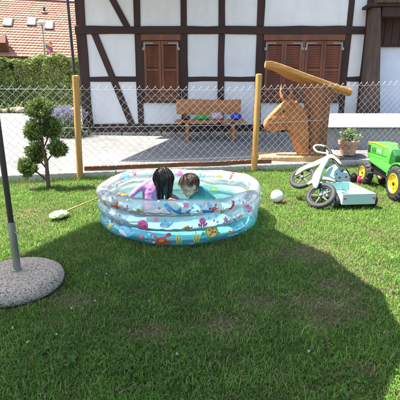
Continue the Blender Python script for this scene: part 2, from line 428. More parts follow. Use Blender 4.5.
# lawn sheet (this side of the fence)
mb = MB(); nx, ny = 60, 50; ids = {}
for i in range(nx+1):
    x = -14 + 28*i/nx
    y1 = fence_y(x)-.03
    for j in range(ny+1):
        y = -10 + (y1+10)*j/ny
        ids[i, j] = mb.p((x, y, -.012 + .010*noise.noise(Vector((x*1.7, y*1.7, 0))) if j < ny else -.01))
for i in range(nx):
    for j in range(ny): mb.face((ids[i, j], ids[i+1, j], ids[i+1, j+1], ids[i, j+1]))
tag(mb.build('lawn', 'earth', smooth=True), kind='structure')
# wide ground sheet to the horizon
mb = MB()
xs = [-600, -60, -14, 14, 60, 600]; rows = []
for y in (None, 9, 13, 17, 40, 900):
    rows.append([mb.p((x, (fence_y(max(-14, min(14, x)))+.05) if y is None else y, (.04 if y is None else fc(y)-.012))) for x in xs])
for a, b in zip(rows, rows[1:]):
    for i in range(len(xs)-1): mb.face((a[i], a[i+1], b[i+1], b[i]))
r0 = [mb.p((x, -600, -.06)) for x in xs]
for i in range(len(xs)-1): mb.face((r0[i], r0[i+1], mb.p((xs[i+1], fence_y(max(-14, min(14, xs[i+1])))+.05, -.06)), mb.p((xs[i], fence_y(max(-14, min(14, xs[i])))+.05, -.06))))
tag(mb.build('ground', 'earth'), kind='structure')
# pale worn forecourt
mb = MB(); nx, ny = 40, 30; ids = {}
for i in range(nx+1):
    x = -14 + 26*i/nx
    for j in range(ny+1):
        y0 = fence_y(x)+.10; y = y0 + (15.6-y0)*j/ny
        ids[i, j] = mb.p((x, y, (.075 if j == 0 else max(.075, fc(y))) + .008*noise.noise(Vector((x*.8, y*.8, 3)))*(j > 0)))
for i in range(nx):
    for j in range(ny): mb.face((ids[i, j], ids[i+1, j], ids[i+1, j+1], ids[i, j+1]))
tag(mb.build('forecourt', 'court', smooth=True), kind='structure')
# concrete kerb under the fence, cast in lengths
kr = bpy.data.objects.new('kerb', None); SC.collection.objects.link(kr); kr['kind'] = 'structure'; ORG['kerb'] = Vector((0, 0, 0))
x = -7.0
while x < 7.5:
    a, b = fpt(x+.004, .035), fpt(x+.96, .035); z1 = .083+random.uniform(-.004, .004)
    mb = MB(); d = FN*.13
    mb.prism([a+Vector((0, 0, -.1)), b+Vector((0, 0, -.1)), b+d+Vector((0, 0, -.1)), a+d+Vector((0, 0, -.1))], (0, 0, .1+z1))
    mb.build('kerb_stone', 'kerb', kr, bevel=.012); x += .965

# ================================================================= FARMHOUSE
HY = 9.3                                                # facade plane
house = thing('half_timbered_house', 'white half-timbered farmhouse with dark brown beams and closed louvred shutters', 'house', (0, HY, fc(HY)))
def hx(px, py=60): return Y(px, py, HY-.03).x
def hz(py): return Y(200, py, HY-.03).z
BASE = fc(HY)
zS0, zS1 = hz(131), hz(124)                             # ground sill
zM0, zM1 = hz(81.5), hz(76.5)                           # middle rail
zU0, zU1 = hz(34), hz(26)                               # storey beam
zT0, zT1 = 4.55, 4.77
C0, C1 = hx(78), hx(88)
P = [(hx(135.3), hx(141.7)), (hx(181), hx(187.5)), (hx(218.3), hx(224.6)), (hx(256), hx(262.8)), (hx(343.6), hx(349.3)), (hx(362), hx(371.5))]
def beam(x0, x1, z0, z1, proud=.03, jit=.011):
    mb = MB(); n = max(2, int(max(x1-x0, z1-z0)/.4)); hor = (x1-x0) > (z1-z0)
    secs = []
    for i in range(n+1):
        t = i/n; j = lambda: random.uniform(-jit, jit)
        if hor:
            x = x0+(x1-x0)*t; q = [(x, HY-proud+j()*.5, z0+j()), (x, HY-proud+j()*.5, z1+j()), (x, HY+.18, z1), (x, HY+.18, z0)]
        else:
            z = z0+(z1-z0)*t; q = [(x0+j(), HY-proud+j()*.5, z), (x1+j(), HY-proud+j()*.5, z), (x1, HY+.18, z), (x0, HY+.18, z)]
        secs.append([mb.p(v) for v in q])
    for a, b in zip(secs, secs[1:]):
        for k in range(4): mb.face((a[k], a[(k+1) % 4], b[(k+1) % 4], b[k]))
    mb.face(secs[0]); mb.face(secs[-1][::-1])
    return mb.build('timber_beam', 'timber_h' if hor else 'timber', house, bevel=.008, seg=1)
XR = P[5][1]
beam(C0-.02, XR+.03, zS0, zS1, .040); beam(C0-.02, XR+.02, zU0, zU1, .038); beam(C0, XR, zT0, zT1, .036)
beam(C0, C1, zS1+.001, zU0-.001, .030); beam(C0+.02, C1, zU1+.001, zT0-.001, .030)
for k, (a, b) in enumerate(P):
    beam(a, b, zS1+.001, zU0-.001, .026); beam(a, b, zU1+.001, zT0-.001, .026)
beam(C1+.001, P[0][0]-.001, zM0, zM1, .022); beam(P[1][1]+.001, P[2][0]-.001, zM0, zM1, .022)
beam(P[2][1]+.001, P[3][0]-.001, zM0, zM1, .022); beam(P[4][1]+.001, P[5][0]-.001, zM0, zM1, .022)
def brace(p0, p1, w=.155):
    a = Vector((p0[0], 0, p0[1])); b = Vector((p1[0], 0, p1[1])); n = Vector((w/2, 0, 0))
    mb = MB(); q = [v + Vector((0, HY-.034, 0)) for v in (a-n, a+n, b+n, b-n)]
    mb.prism(q, (0, .2, 0)); return mb.build('brace', 'timber', house, bevel=.008, seg=1)
brace((hx(94.5, 34), zU0), (hx(131.5, 124), zS1)); 
d = Y(128, 26, HY-.03); e = Y(114, 0, HY-.03); k = (zT0-d.z)/(e.z-d.z)
brace((d.x-.03, zU1), (d.x-.03+(e.x-d.x)*k, zT0))
# plaster infill panels, each its own slab
def panel(x0, x1, z0, z1, mat='plaster', y=HY):
    n = 8; m_ = max(2, int(6*(z1-z0)/(x1-x0))) if x1 > x0 else 6
    mb = MB(); g = [[mb.p((x0-.03+(x1-x0+.06)*i/n, y + .006*noise.noise(Vector((x0+(x1-x0)*i/n*3, 2, z0+(z1-z0)*j/m_*3))), z0-.03+(z1-z0+.06)*j/m_)) for j in range(m_+1)] for i in range(n+1)]
    for i in range(n):
        for j in range(m_): mb.face((g[i][j], g[i+1][j], g[i+1][j+1], g[i][j+1]))
    b = [mb.p((x, y+.12, z)) for x, z in ((x0-.03, z0-.03), (x1+.03, z0-.03), (x1+.03, z1+.03), (x0-.03, z1+.03))]
    mb.face(b[::-1])
    return mb.build('plaster_panel', mat, house, smooth=True)
edges = [C1]+[v for ab in P for v in ab]
bays = [(edges[2*i], edges[2*i+1]) for i in range(6)]
zW0 = hz(101)
for i, (a, b) in enumerate(bays):
    panel(a, b, zU1, zT0)
    if i in (1, 4): panel(a, b, zS1, zW0-.02)
    else: panel(a, b, zS1, zM0); panel(a, b, zM1, zU0)
# windows with shutters
def hinge(x, z, s, par):
    mb = MB(); y = HY-.052
    mb.box((x, y-.006, z-.012), (x+s*.20, y, z+.012)) if s > 0 else mb.box((x+s*.20, y-.006, z-.012), (x, y, z+.012))
    mb.box((min(x, x-s*.03), y-.006, z-.14), (max(x, x-s*.03), y-.0005, z+.012)); mb.box((min(x-s*.03, x-s*.06), y-.012, z-.15), (max(x-s*.03, x-s*.06), y, z-.09))
    mb.build('hinge', 'iron', par)
def shutter(x0, x1, z0, z1, hs):
    st = .055; y0, y1 = HY-.048, HY-.012; mb = MB()
    mb.box((x0, y0, z0), (x0+st, y1, z1)); mb.box((x1-st, y0, z0), (x1, y1, z1))
    for a, b in ((z0, z0+.08), ((z0+z1)/2-.03, (z0+z1)/2+.03), (z1-.08, z1)): mb.box((x0+st+.0005, y0+.003, a), (x1-st-.0005, y1-.003, b))
    o = mb.build('shutter', 'shutter', house, bevel=.004, seg=1)
    sl = MB(); z = z0+.10
    while z < z1-.11:
        if abs(z-(z0+z1)/2) > .05:
            a = z; sl.prism([(x0+st-.004, y0+.008, a-.004), (x0+st-.004, y0+.016, a-.012), (x0+st-.004, y1-.004, a+.022), (x0+st-.004, y1-.010, a+.030)], (x1-x0-2*st+.008, 0, 0))
        z += .036
    s_ = sl.build('slats', 'shutter', o); s_['kind'] = 'stuff'
    hinge(x0+.03 if hs > 0 else x1-.03, z1-.05, hs, o)
def window(x0, x1, leaves_):
    zh0, zh1 = hz(41), zU0
    MB().box((x0+.002, HY-.03, zh0+.012), (x1-.002, HY+.1, zh1-.002)).build('window_header', 'shutter', house, bevel=.006, seg=1)
    MB().box((x0-.02, HY-.085, zW0-.04), (x1+.02, HY+.05, zW0)).build('window_sill', 'timber', house, bevel=.006, seg=1)
    MB().box((x0+.002, HY+.002, zW0+.001), (x1-.002, HY+.05, zh0+.01)).build('window_back', 'timber', house)
    for a, b, hs in leaves_: shutter(a, b, hz(97.5), zh0, hs)
    w = .05
    for a, b in ((x0+.002, x0+w), (x1-w, x1-.002)): MB().box((a, HY-.02, zW0+.001), (b, HY+.001, zh0+.011)).build('window_frame', 'timber', house)
    MB().box((x0+.05, HY-.04, zW0+.0015), (x1-.05, HY+.001, hz(97.8))).build('window_bottom_rail', 'shutter', house)
a, b = bays[1]; mid = (a+b)/2
window(a, b, [(a+.055, mid-.004, 1), (mid+.004, b-.055, -1)])
a, b = bays[4]; q = (b-a-.11)/4
MB().box(((a+b)/2-.035, HY-.03, zW0+.002), ((a+b)/2+.035, HY+.03, hz(41)+.0115)).build('window_mullion', 'shutter', house)
window(a, b, [(a+.055, a+.055+q-.02, 1), (a+.055+q-.015, (a+b)/2-.04, -1), ((a+b)/2+.04, b-.055-q+.012, 1), (b-.055-q+.017, b-.055, -1)])
# stone plinth
x = C0-.05
while x < XR+.3:
    w = random.uniform(.16, .36); z = BASE-.1
    h = zS0-.004-z-random.uniform(0, .02)
    mb = MB(); mb.box((x+.008, HY-.055+random.uniform(-.03, .02), z), (x+w-.008, HY+.15, z+h), .012)
    mb.build('plinth_stone', 'stone', house, bevel=.025, seg=2, smooth=True); x += w
# right bay: weathered porch post, beam, dark boards as an opening's shade above a bluish white wall
qy = 8.95
t0, t1, b0, b1 = Y(373, 8, qy), Y(381.5, 8, qy), Y(367.5, 60, qy), Y(380.8, 60, qy)
b0.x = t0.x+(b0.x-t0.x)*.75
def ext(t, b, z): k = (z-t.z)/(b.z-t.z); return t+(b-t)*k
mb = MB(); zs = [BASE-.02, 1, 1.6, 2.2, t0.z+.02]; secs = []
for z in zs:
    l, r = ext(t0, b0, z).x, ext(t1, b1, z).x
    secs.append([mb.p((l+random.uniform(-.008, .008), qy, z)), mb.p((r+random.uniform(-.008, .008), qy, z)), mb.p((r, qy+.26, z)), mb.p((l, qy+.26, z))])
for a, b in zip(secs, secs[1:]):
    for k in range(4): mb.face((a[k], a[(k+1) % 4], b[(k+1) % 4], b[k]))
mb.face(secs[0]); mb.face(secs[-1][::-1]); mb.build('porch_post', 'greywood', house, bevel=.02)
zq0, zq1 = Y(390, 16.5, qy).z, Y(390, 4, qy).z
MB().box((t0.x-.12, qy-.06, t0.z+.025), (9.5, qy+.3, zq1), .006).build('porch_beam', 'timber', house, bevel=.01)
MB().box((t0.x+.05, qy-.10, zq1+.012), (9.5, qy+.1, zq1+.10), .006).build('porch_beam', 'greywood', house, bevel=.01)
MB().box((t1.x+.02, qy-.02, zq0-.0), (9.5, qy+.1, t0.z+.02), .004).build('porch_board', 'timber', house)
zb = Y(390, 45, HY).z
x = XR-.1
while x < 9.3:
    MB().box((x+.004, HY+.03+random.uniform(-.004, .004), zb), (x+.17, HY+.1, 4.5)).build('opening_shade_board', 'timber', house, bevel=.004, seg=1); x += .175  # dark timber stands in for the shade inside the opening
panel(XR-.05, 9.3, BASE-.05, zb+.0, 'plaster_blue', HY+.10)
MB().box((XR+.06, HY+.02, zb-.035), (9.3, HY+.12, zb-.002)).build('wall_ledge', 'timber', house)
# side wall, upper wall and roof (above the frame; they cast the shade on the court)
MB().box((C0+.03, HY+.2, BASE-.1), (C0+.25, 17, 5.4)).build('side_wall', 'plaster', house)
MB().box((C0+.26, HY+.02, zT1), (9.4, HY+.2, 5.5)).build('upper_wall', 'plaster', house)
def slab(name, pts, th, mat):
    MB().prism([Vector(p) for p in pts], (0, 0, th)).build(name, mat, house)
rid = (13.2, 9.2)
slab('roof', [(C0-.7, 8.9, 5.35), (9.8, 8.9, 5.35), (9.8, *rid), (C0-.7, *rid)], .16, 'tilebase')
slab('roof', [(C0-.7, 13.205, 9.2), (9.8, 13.205, 9.2), (9.8, 17.6, 5.35), (C0-.7, 17.6, 5.35)], .16, 'tilebase')
slab('added_shade_roof', [(C0-.32, 6.30, 3.85), (-1.25, 6.30, 3.85), (-.30, 7.15, 4.31), (.25, 7.4, 4.45), (.25, 8.89, 5.30), (C0-.32, 8.89, 5.30)], .14, 'tilebase')  # unseen slab added, its outline stepped to throw the shade on the court

# ================================================================= CHAIN-LINK FENCE
fence = thing('chain_link_fence', 'galvanised chain-link fence on round honey-coloured wooden posts', 'fence', (FL.x, FL.y, 0))
def ftop(x): return 1.255 + max(0, x-.6)*.040
def fbot(x): return .15 + max(0, x-.8)*.02
def post(x, top, r, lean=0):
    b = fpt(x); mb = MB(); n = 7
    mb.tube([b+Vector((lean*i/n, .004*math.sin(i*1.3), -.05+(top+.05)*i/n)) for i in range(n+1)]+[b+Vector((lean, 0, top+.006))], [r*(1+.03*math.sin(i*2.1)) for i in range(n+1)]+[r*.8], 14)
    o = auto_smooth(mb.build('post', 'postwood', fence), 50); return o
post(FL.x, Y(75.5, 76, FL.y).z, .043, Y(75.5, 76, FL.y).x-FL.x); post(FR.x, Y(259, 74.5, FR.y).z, .047, Y(259, 75, FR.y).x-FR.x)
post(FL.x-2.62, 1.40, .05); post(FR.x+2.9, 1.55, .052)
D = .1075; p_ = D/2; mb = MB(); OFF = .062
nw0, nw1 = int(-5.2/p_), int(5.4/p_); wr = .0025
for i in range(nw0, nw1):
    xc = i*p_; pts = []; z = fbot(xc); k = 0; zt = ftop(xc)
    rows_ = 21; dz = (zt-z)/rows_
    for k in range(rows_+1):
        s = (1 if (k+i) % 2 else -1)
        jx = .009*noise.noise(Vector((xc*1.1, k*.12, 1)))
        bulge = .022*noise.noise(Vector((xc*.9, k*.2, 5)))
        pts.append(fpt(xc+s*p_/2*FT.x*1.0+jx, OFF+s*.0030+bulge, z+k*dz+.011*noise.noise(Vector((xc*1.3, k*.15, 8)))))
    pts.append(pts[-1]+Vector((.008, 0, .014)))
    mb.tube(pts, wr, 4, False)
w_ = mb.build('wire_mesh', 'wire', fence, smooth=True); w_['kind'] = 'stuff'
for zz in (0.06, .55, -.04):
    mb = MB(); mb.tube([fpt(-5.2+10.5*i/40, OFF+.006, (fbot if zz == .06 else ftop)(-5.2+10.5*i/40)+ (zz if zz < .5 else -.55)) for i in range(41)], .0016, 5)
    mb.build('tension_wire', 'wire', fence, smooth=True)
for (xa, xb) in ((FL.x+.06, FR.x-.02), (FR.x+.05, G(273, 163, .1).x)):
    n = 14; mb = MB(); secs = []
    for i in range(n+1):
        x = xa+(xb-xa)*i/n; w = .006*noise.noise(Vector((x*2, 0, 9)))
        secs.append([mb.p(fpt(x, .070+a, z+w)) for a, z in ((0, .088), (0, .158), (.028, .160), (.028, .088))])
    for a, b in zip(secs, secs[1:]):
        for k in range(4): mb.face((a[k], a[(k+1) % 4], b[(k+1) % 4], b[k]))
    mb.face(secs[0]); mb.face(secs[-1][::-1]); mb.build('base_board', 'board', fence, bevel=.006, seg=1)

# black pole behind the left fence post
bp = Y(74.5, 74, FL.y+.12); tp = Y(68.5, 0, FL.y+.16)
pole = thing('tall_pole', 'slim black pole clamped to the back of the left fence post', 'pole', (bp.x, FL.y+.14, 1.02))
k = (bp-tp)/(bp.z-tp.z)
top = tp + (tp-bp)*.9
mb = MB(); mb.tube([Vector((bp.x, bp.y, 0))+Vector((k.x*(z-bp.z), .0, z)) for z in (1.02, 1.15, bp.z, tp.z, 3.1)], [.019, .019, .019, .018, .018], 12)
auto_smooth(mb.build('tube', 'black_metal', pole)); 
for zc in (1.08, 1.27):
    mb = MB(); q = Vector((bp.x+k.x*(zc-bp.z), bp.y, zc)); mb.box(q+Vector((-.012, -.085, -.010)), q+Vector((.022, .024, .010))); mb.build('clamp', 'black_metal', pole)
mb = MB(); mb.tube([Vector((bp.x+k.x*(3.1-bp.z), bp.y, 3.1)), Vector((bp.x+k.x*(3.1-bp.z), bp.y, 3.13))], [.024, .012], 12); mb.build('end_cap', 'black_metal', pole)

# ================================================================= CARVED COW
CY = 6.50
cz = fc(CY)
cow = thing('carved_cow_post', 'carved wooden cow head leaning out of a thick red-brown log with horns', 'sculpture', (Y(315, 160, CY).x, CY, cz))
l0, l1 = Y(303.5, 120, CY), Y(328.5, 120, CY); lr = (l1.x-l0.x)/2; lx = (l0.x+l1.x)/2
ztop = Y(316, 83, CY).z
mb = MB(); n = 12; K = 28; prof = []
b = len(mb.v)
for i in range(n+1):
    z = cz-.02 + (ztop-cz+.02)*i/n
    for j in range(K):
        g = 2*math.pi*j/K; r = lr*(1+.05*noise.noise(Vector((math.cos(g)*1.5, math.sin(g)*1.5, z*1.2)))+.012*math.sin(9*g+z))
        mb.p((lx+r*math.cos(g), CY+r*math.sin(g), z))
for i in range(n):
    for j in range(K): mb.face((b+i*K+j, b+i*K+(j+1) % K, b+(i+1)*K+(j+1) % K, b+(i+1)*K+j))
mb.face([b+j for j in range(K)][::-1]); mb.face([b+n*K+j for j in range(K)])
auto_smooth(mb.build('log', 'log', cow), 50)
# head and neck: silhouette given body, then fused and softened
hy = CY-.04
def cp(px, py, dy=0): return Y(px, py, hy+dy)
mb = MB()
def slabpoly(pts, th):
    q = [Y(a, b_, hy)+Vector((0, -th/2, 0)) for a, b_ in pts]; mb.prism(q, (0, th, 0))
slabpoly([(306, 112), (300, 106), (294, 102), (288, 101), (283, 108), (285, 120), (288, 127), (290, 133), (294, 143), (299, 157), (307, 159)], .26)
slabpoly([(306, 120), (296, 112), (290, 118), (292, 130), (296, 142), (301, 156), (307, 157)], .34)
slabpoly([(291, 100), (286, 100), (278.5, 106), (271, 113.5), (265.5, 120), (264.5, 126), (268, 130.5), (279, 130), (287, 129), (294, 120)], .22)
slabpoly([(273, 113), (265.5, 119.5), (263.5, 125.5), (266, 130.8), (272, 132), (279, 130)], .19)
for sg in (-1, 1):
    mb.ell(cp(284, 108.5, sg*.105), (.05, .03, .028), Matrix.Rotation(R_(-30), 3, 'Y'), 12, 8); mb.ell(cp(286, 117, sg*.10), (.07, .03, .06), None, 12, 8)
def wood_wear(v):
    e = .010*noise.noise(v*9)+.006*noise.noise(v*21)
    return v+Vector((e, e*(-1 if v.y < hy else 1), e*.6))
cowhead = remeshed('head', mb, 'cow', cow, .014, 8, wood_wear)
# pale forehead blaze, muzzle, eyes, ears, horns
mb = MB(); mb.ell(cp(277, 112.5, -.012), (.22, .088, .038), Matrix.Rotation(R_(-52), 3, 'Y'), 18, 12)
mb.build('forehead', 'cowpale', cow, smooth=True)
mb = MB(); mb.ell(cp(267.5, 125.5), (.060, .108, .072), None, 16, 12); mb.build('muzzle', 'cowpale', cow, smooth=True)
for s in (-1, 1):
    mb = MB(); mb.ell(cp(267.3, 123.5, s*.045)+Vector((-.038, s*.015, 0)), (.014, .012, .014), None, 8, 6); mb.build('nostril', 'slatedark', cow, smooth=True)
    mb = MB(); mb.ell(cp(283.5, 111.2, s*.116), (.026, .016, .022), None, 10, 8); mb.build('eye', 'slatedark', cow, smooth=True)
    ta = cp(291, 104, s*.09); mb = MB(); mb.tube([ta, ta+Vector((.03, s*.06, .03)), ta+Vector((.055, s*.11, .03)), ta+Vector((.07, s*.14, .01))], [.016, .032, .028, .006], 8); mb.build('ear', 'cow', cow, smooth=True)
    h0 = cp(288.5 if s < 0 else 284, 101, s*.06); h1 = cp(291.5 if s < 0 else 280.5, 91, s*.12); h2 = cp(289.5 if s < 0 else 281.5, 86.5 if s < 0 else 84.5, s*.14)
    mb = MB(); mb.tube([h0, (h0+h1)/2+Vector((.012*(-s), s*.015, 0)), h1, h2], [.030, .026, .018, .005], 9); mb.build('horn', 'cow', cow, smooth=True)
# sill under the carving
sl0, sl1 = Y(266, 161, CY-.22), Y(333, 161, CY-.22)
mb = MB(); mb.box((sl0.x-.1, CY-.26, fc(CY-.3)-.05), (sl1.x+.1, CY+.25, Y(280, 156.5, CY-.26).z), .008); mb.build('base_slab', 'cowpale', cow, bevel=.02)
# split-log plank on top
roofp = thing('split_log_plank', 'thick curved pale plank lying slanted across the top of the carved log', 'plank', (lx, CY, ztop))
prof = [(265.5, 63.5, 4.6), (272, 63.8, 4.6), (281, 66.2, 4.4), (292, 70.3, 4.2), (304, 74.8, 4.2), (316, 79, 4.2), (328, 83.4, 4.3), (340, 87.5, 4.5), (352.5, 91.5, 5.0)]
mb = MB(); secs = []
for i, (px, py, th) in enumerate(prof):
    c = Y(px, py, CY-.22); h = th*CY/FPX/2; w = (.10, .18, .28, .38, .42, .40, .34, .27, .20)[i]; tl = -.20+.008*i
    ring = []
    for (dy, dz) in ((0, -h), (-.006, 0), (0, h), (w*.35, h*1.15), (w*.7, h*1.1), (w, h*.9), (w+.006, 0), (w, -h*.9), (w*.6, -h*1.35), (w*.25, -h*1.3)):
        ring.append(mb.p((c.x+random.uniform(-.004, .004), c.y+dy+random.uniform(-.005, .005), c.z+dz+random.uniform(-.003, .003)+tl*dy)))
    secs.append(ring)
for a, b in zip(secs, secs[1:]):
    for k in range(10): mb.face((a[k], a[(k+1) % 10], b[(k+1) % 10], b[k]))
mb.face(secs[0]); mb.face(secs[-1][::-1])
auto_smooth(mb.build('plank', 'plank', roofp, bevel=.005, seg=1), 25)

# ================================================================= BENCH AND WHAT LIES ON IT
BY = 8.75
bl, br = Y(176, 107, BY).x, Y(241.3, 107, BY).x
bench = thing('wooden_bench', 'orange-brown wooden bench with one broad backrest plank against the house', 'bench', ((bl+br)/2, BY-.2, fc(BY)))
zb0, zb1 = Y(208, 114.5, BY).z, Y(208, 99.5, BY).z
mb = MB(); n = 10; up = [(bl+(br-bl)*i/n, BY+.05, zb1+.012*math.sin(i*.7)) for i in range(n+1)]; lo = [(bl+.01+(br-bl-.02)*i/n, BY, zb0+.01*math.sin(i*.9+1)) for i in range(n+1)]
mb.prism([Vector(q) for q in lo]+[Vector(q) for q in up[::-1]], (0, .05, 0)); mb.build('backrest', 'bench', bench, bevel=.008)
zs1 = Y(208, 119.8, BY-.25).z; zs0 = zs1-.05
for a, b in ((-.50, -.29), (-.28, -.07)): MB().box((bl-.02, BY+a, zs0), (br+.05, BY+b, zs1), .004).build('seat', 'bench', bench, bevel=.008)
for px in (187.5, 232.5):
    x = Y(px, 125, BY-.2).x
    for dy in (-.45, -.12): MB().box((x-.035, BY+dy-.03, fc(BY+dy)-.005), (x+.035, BY+dy+.04, zs0-.001)).build('leg', 'bench', bench, bevel=.006)
    MB().box((x-.03, BY-.07, zs0-.02), (x+.03, BY-.005, zb0+.12), .0, Matrix.Rotation(-.1, 3, 'X'), Vector((x, BY-.03, zs0))).build('back_support', 'bench', bench, bevel=.006)
    MB().box((x-.025, BY-.40, zs0-.32), (x+.025, BY-.16, zs0-.26)).build('stretcher', 'bench', bench)
def lump(name, label, cat, px0, px1, py0, py1, y, mat, seed, fold=6):
    a, b = Y(px0, py1, y), Y(px1, py0, y); c = Vector(((a.x+b.x)/2, y, zs1)); rx = (b.x-a.x)/2; h = max(.05, (b.z-zs1))
    mb = MB()
    def fn(d):
        return 1+.22*noise.noise(Vector((d.x*fold*.4+seed, d.y*fold*.4, d.z*fold*.5)))+.10*noise.noise(Vector((d.x*fold+seed, d.y*fold, d.z*fold)))
    k, n = 26, 16; base = len(mb.v)
    for i in range(n+1):
        t = math.pi*i/n
        for j in range(k):
            g = 2*math.pi*j/k; d = Vector((math.sin(t)*math.cos(g), math.sin(t)*math.sin(g), math.cos(t))); m = fn(d)
            mb.p((c.x+d.x*rx*m, c.y+d.y*.13*m, max(zs1+.001, zs1+h*.42+d.z*h*.6*m)))
    for i in range(n):
        for j in range(k): mb.face((base+i*k+j, base+(i+1)*k+j, base+(i+1)*k+(j+1) % k, base+i*k+(j+1) % k))
    o = mb.build(name, mat, smooth=True); return tag(o, label, cat)
lump('folded_cloth', 'bright green crumpled cloth lying on the bench seat', 'cloth', 194, 210, 115.5, 120, BY-.25, 'cloth_green', 1)
lump('towel', 'pale pink crumpled towel heaped in the middle of the bench', 'towel', 210.5, 223, 112.5, 121, BY-.25, 'cloth_pink', 4)
lump('bag', 'small dark bag at the left end of the bench', 'bag', 181, 190, 115, 120, BY-.25, 'cloth_dark', 9, 3)
bb = lump('bag', 'bright blue bag at the right end of the bench', 'bag', 231, 242, 113, 120.5, BY-.25, 'cloth_blue', 13, 3)
mb = MB(); q = Y(233, 119, BY-.4); mb.tube([q+Vector((.02, .1, .02)), q+Vector((0, -.07, .015)), q+Vector((0, -.115, -.03)), q+Vector((-.005, -.118, -.12))], .012, 6)
st = mb.build('strap', 'cloth_blue', smooth=True); st.parent = bb

# ================================================================= GREY BOX, POT
GY0, GY1 = 7.25, 8.55
box = thing('low_box', 'low grey masonry box with a slanted pale sheet-metal lid beside the house', 'box', (3.0, 7.8, fc(7.8)))
bx0 = Y(327, 130, GY0).x; bx1 = 6.2
zf, zk = Y(360, 127, GY0).z, Y(370, 113.5, GY1).z
mb = MB(); mb.prism([(bx0, GY0+.05, fc(GY0)-.05), (bx0, GY1, fc(GY1)-.05), (bx0, GY1, zk-.03), (bx0, GY0+.05, zf-.03)], (bx1-bx0, 0, 0)); mb.build('masonry', 'greywall', box, bevel=.015)
for i in range(3):
    a = bx0-.05+(bx1-bx0)*i/3; b = bx0-.05+(bx1-bx0)*(i+1)/3-.008
    mb = MB(); mb.prism([(a, GY0-.02, zf-.018), (a, GY1, zk-.018), (a, GY1, zk+.004), (a, GY0-.02, zf+.004), (a, GY0-.02, zf-.018)][:4], (b-a, 0, 0)); mb.build('lid_sheet', 'sheet', box, bevel=.004, seg=1)
PY = 6.72; pc = Y(347, 160, PY); pz = fc(PY)
pot = thing('flower_pot', 'round terracotta flower pot with a small pale green plant behind the fence', 'flower pot', (pc.x, PY, pz))
rt = 10.2*PY/FPX; ph = Y(347, 140.5, PY).z-pz
mb = MB(); mb.lathe([(0, pz), (rt*.66, pz), (rt*.86, pz+ph*.72), (rt*.87, pz+ph*.74), (rt*.99, pz+ph*.75), (rt*1.02, pz+ph*.98), (rt*.98, pz+ph), (rt*.88, pz+ph), (rt*.86, pz+ph*.85), (0, pz+ph*.84)], (pc.x, PY, 0), 30)
for i, v in enumerate(mb.v): pass
auto_smooth(mb.build('pot', 'terracotta', pot), 35)
mb = MB(); mb.lathe([(0, pz+ph*.88), (rt*.86, pz+ph*.86)], (pc.x, PY, 0), 20, cap=False); mb.build('soil', 'soil', pot)
n = 420; stems = MB(); vp = []; vn = []
for k in range(26):
    g = random.uniform(0, 6.28); r = random.uniform(0, rt*.55); b = Vector((pc.x+r*math.cos(g), PY+r*math.sin(g), pz+ph*.86)); t = b+Vector((random.uniform(-.12, .12), random.uniform(-.1, .1), random.uniform(.10, .24)))
    stems.tube([b, (b+t)/2+Vector((0, 0, .02)), t], [.004, .003, .002], 5)
    for q in range(16):
        u = random.uniform(.35, 1.05); vp.append(b+(t-b)*u+Vector([random.gauss(0, .018) for _ in range(3)])); vn.append([random.gauss(0, .7), random.gauss(-.2, .7), 1])
stems.build('stem', 'leaf', pot).data.color_attributes  # stems share the leaf shader
v, f, c = leaves(np.array(vp), unit(np.array(vn, float)), RNG.uniform(.03, .06, len(vp)), .5, mixcols(len(vp), [(.16, .26, .06), (.22, .30, .09), (.30, .36, .14), (.12, .2, .05)]))
bulk('foliage', v, f, c, 'leaf', pot)
for o in pot.children:
    if o.name.startswith('stem'):
        a = o.data.color_attributes.new('col', 'FLOAT_COLOR', 'POINT'); a.data.foreach_set('color', np.tile([.16, .22, .07, 1], len(o.data.vertices)).astype(np.float32))

# ================================================================= CLOUD-PRUNED TREE
tb = G(48.5, 187.5); TY = tb.y
tree = thing('topiary_tree', 'small cloud-pruned conifer with round leaf pads in the lawn', 'tree', tb)
def tp_(px, py, dy=0): return Y(px, py, TY+dy)
mb = MB()
def limb(pts, r0, r1):
    n = len(pts); q = [tp_(*p) for p in pts]
    # smooth the path
    out = []
    for i in range(n-1):
        for k in range(4):
            u = k/4; p0 = q[max(i-1, 0)]; p1 = q[i]; p2 = q[i+1]; p3 = q[min(i+2, n-1)]
            out.append(.5*((2*p1)+(p2-p0)*u+(2*p0-5*p1+4*p2-p3)*u*u+(3*p1-p0-3*p2+p3)*u**3))
    out.append(q[-1]); m_ = len(out)
    mb.tube(out, [(r0+(r1-r0)*i/(m_-1))*(1+.12*math.sin(i*1.9)) for i in range(m_)], 9)
limb([(48.5, 188.5), (47.5, 175), (46, 160), (43, 148), (41.5, 135), (40, 120), (39, 110)], .027, .012)
limb([(48, 181), (42, 176), (35, 171), (28, 167)], .014, .008)
limb([(46.5, 168), (41, 162), (36, 155)], .012, .007)
limb([(46.3, 163), (50, 157), (55, 152)], .012, .007)
limb([(42, 146), (37, 137), (34, 131)], .011, .006)
limb([(43, 149), (47, 140), (50, 130)], .011, .006)
trunk = mb.build('trunk', pm('conifer_bark', (.16, .10, .07), (.09, .055, .04), .9, 30, None, .8, 60, .008), tree, smooth=True)
pads = [(38.5, 109.5, 12.5, 10.2, 0), (33.5, 131, 9.2, 11, -.06), (51, 128, 9.2, 10.5, .05), (35, 153, 9, 9.8, .03), (57.5, 148.5, 9, 9, -.05), (27.5, 167.5, 9, 8.8, -.07)]
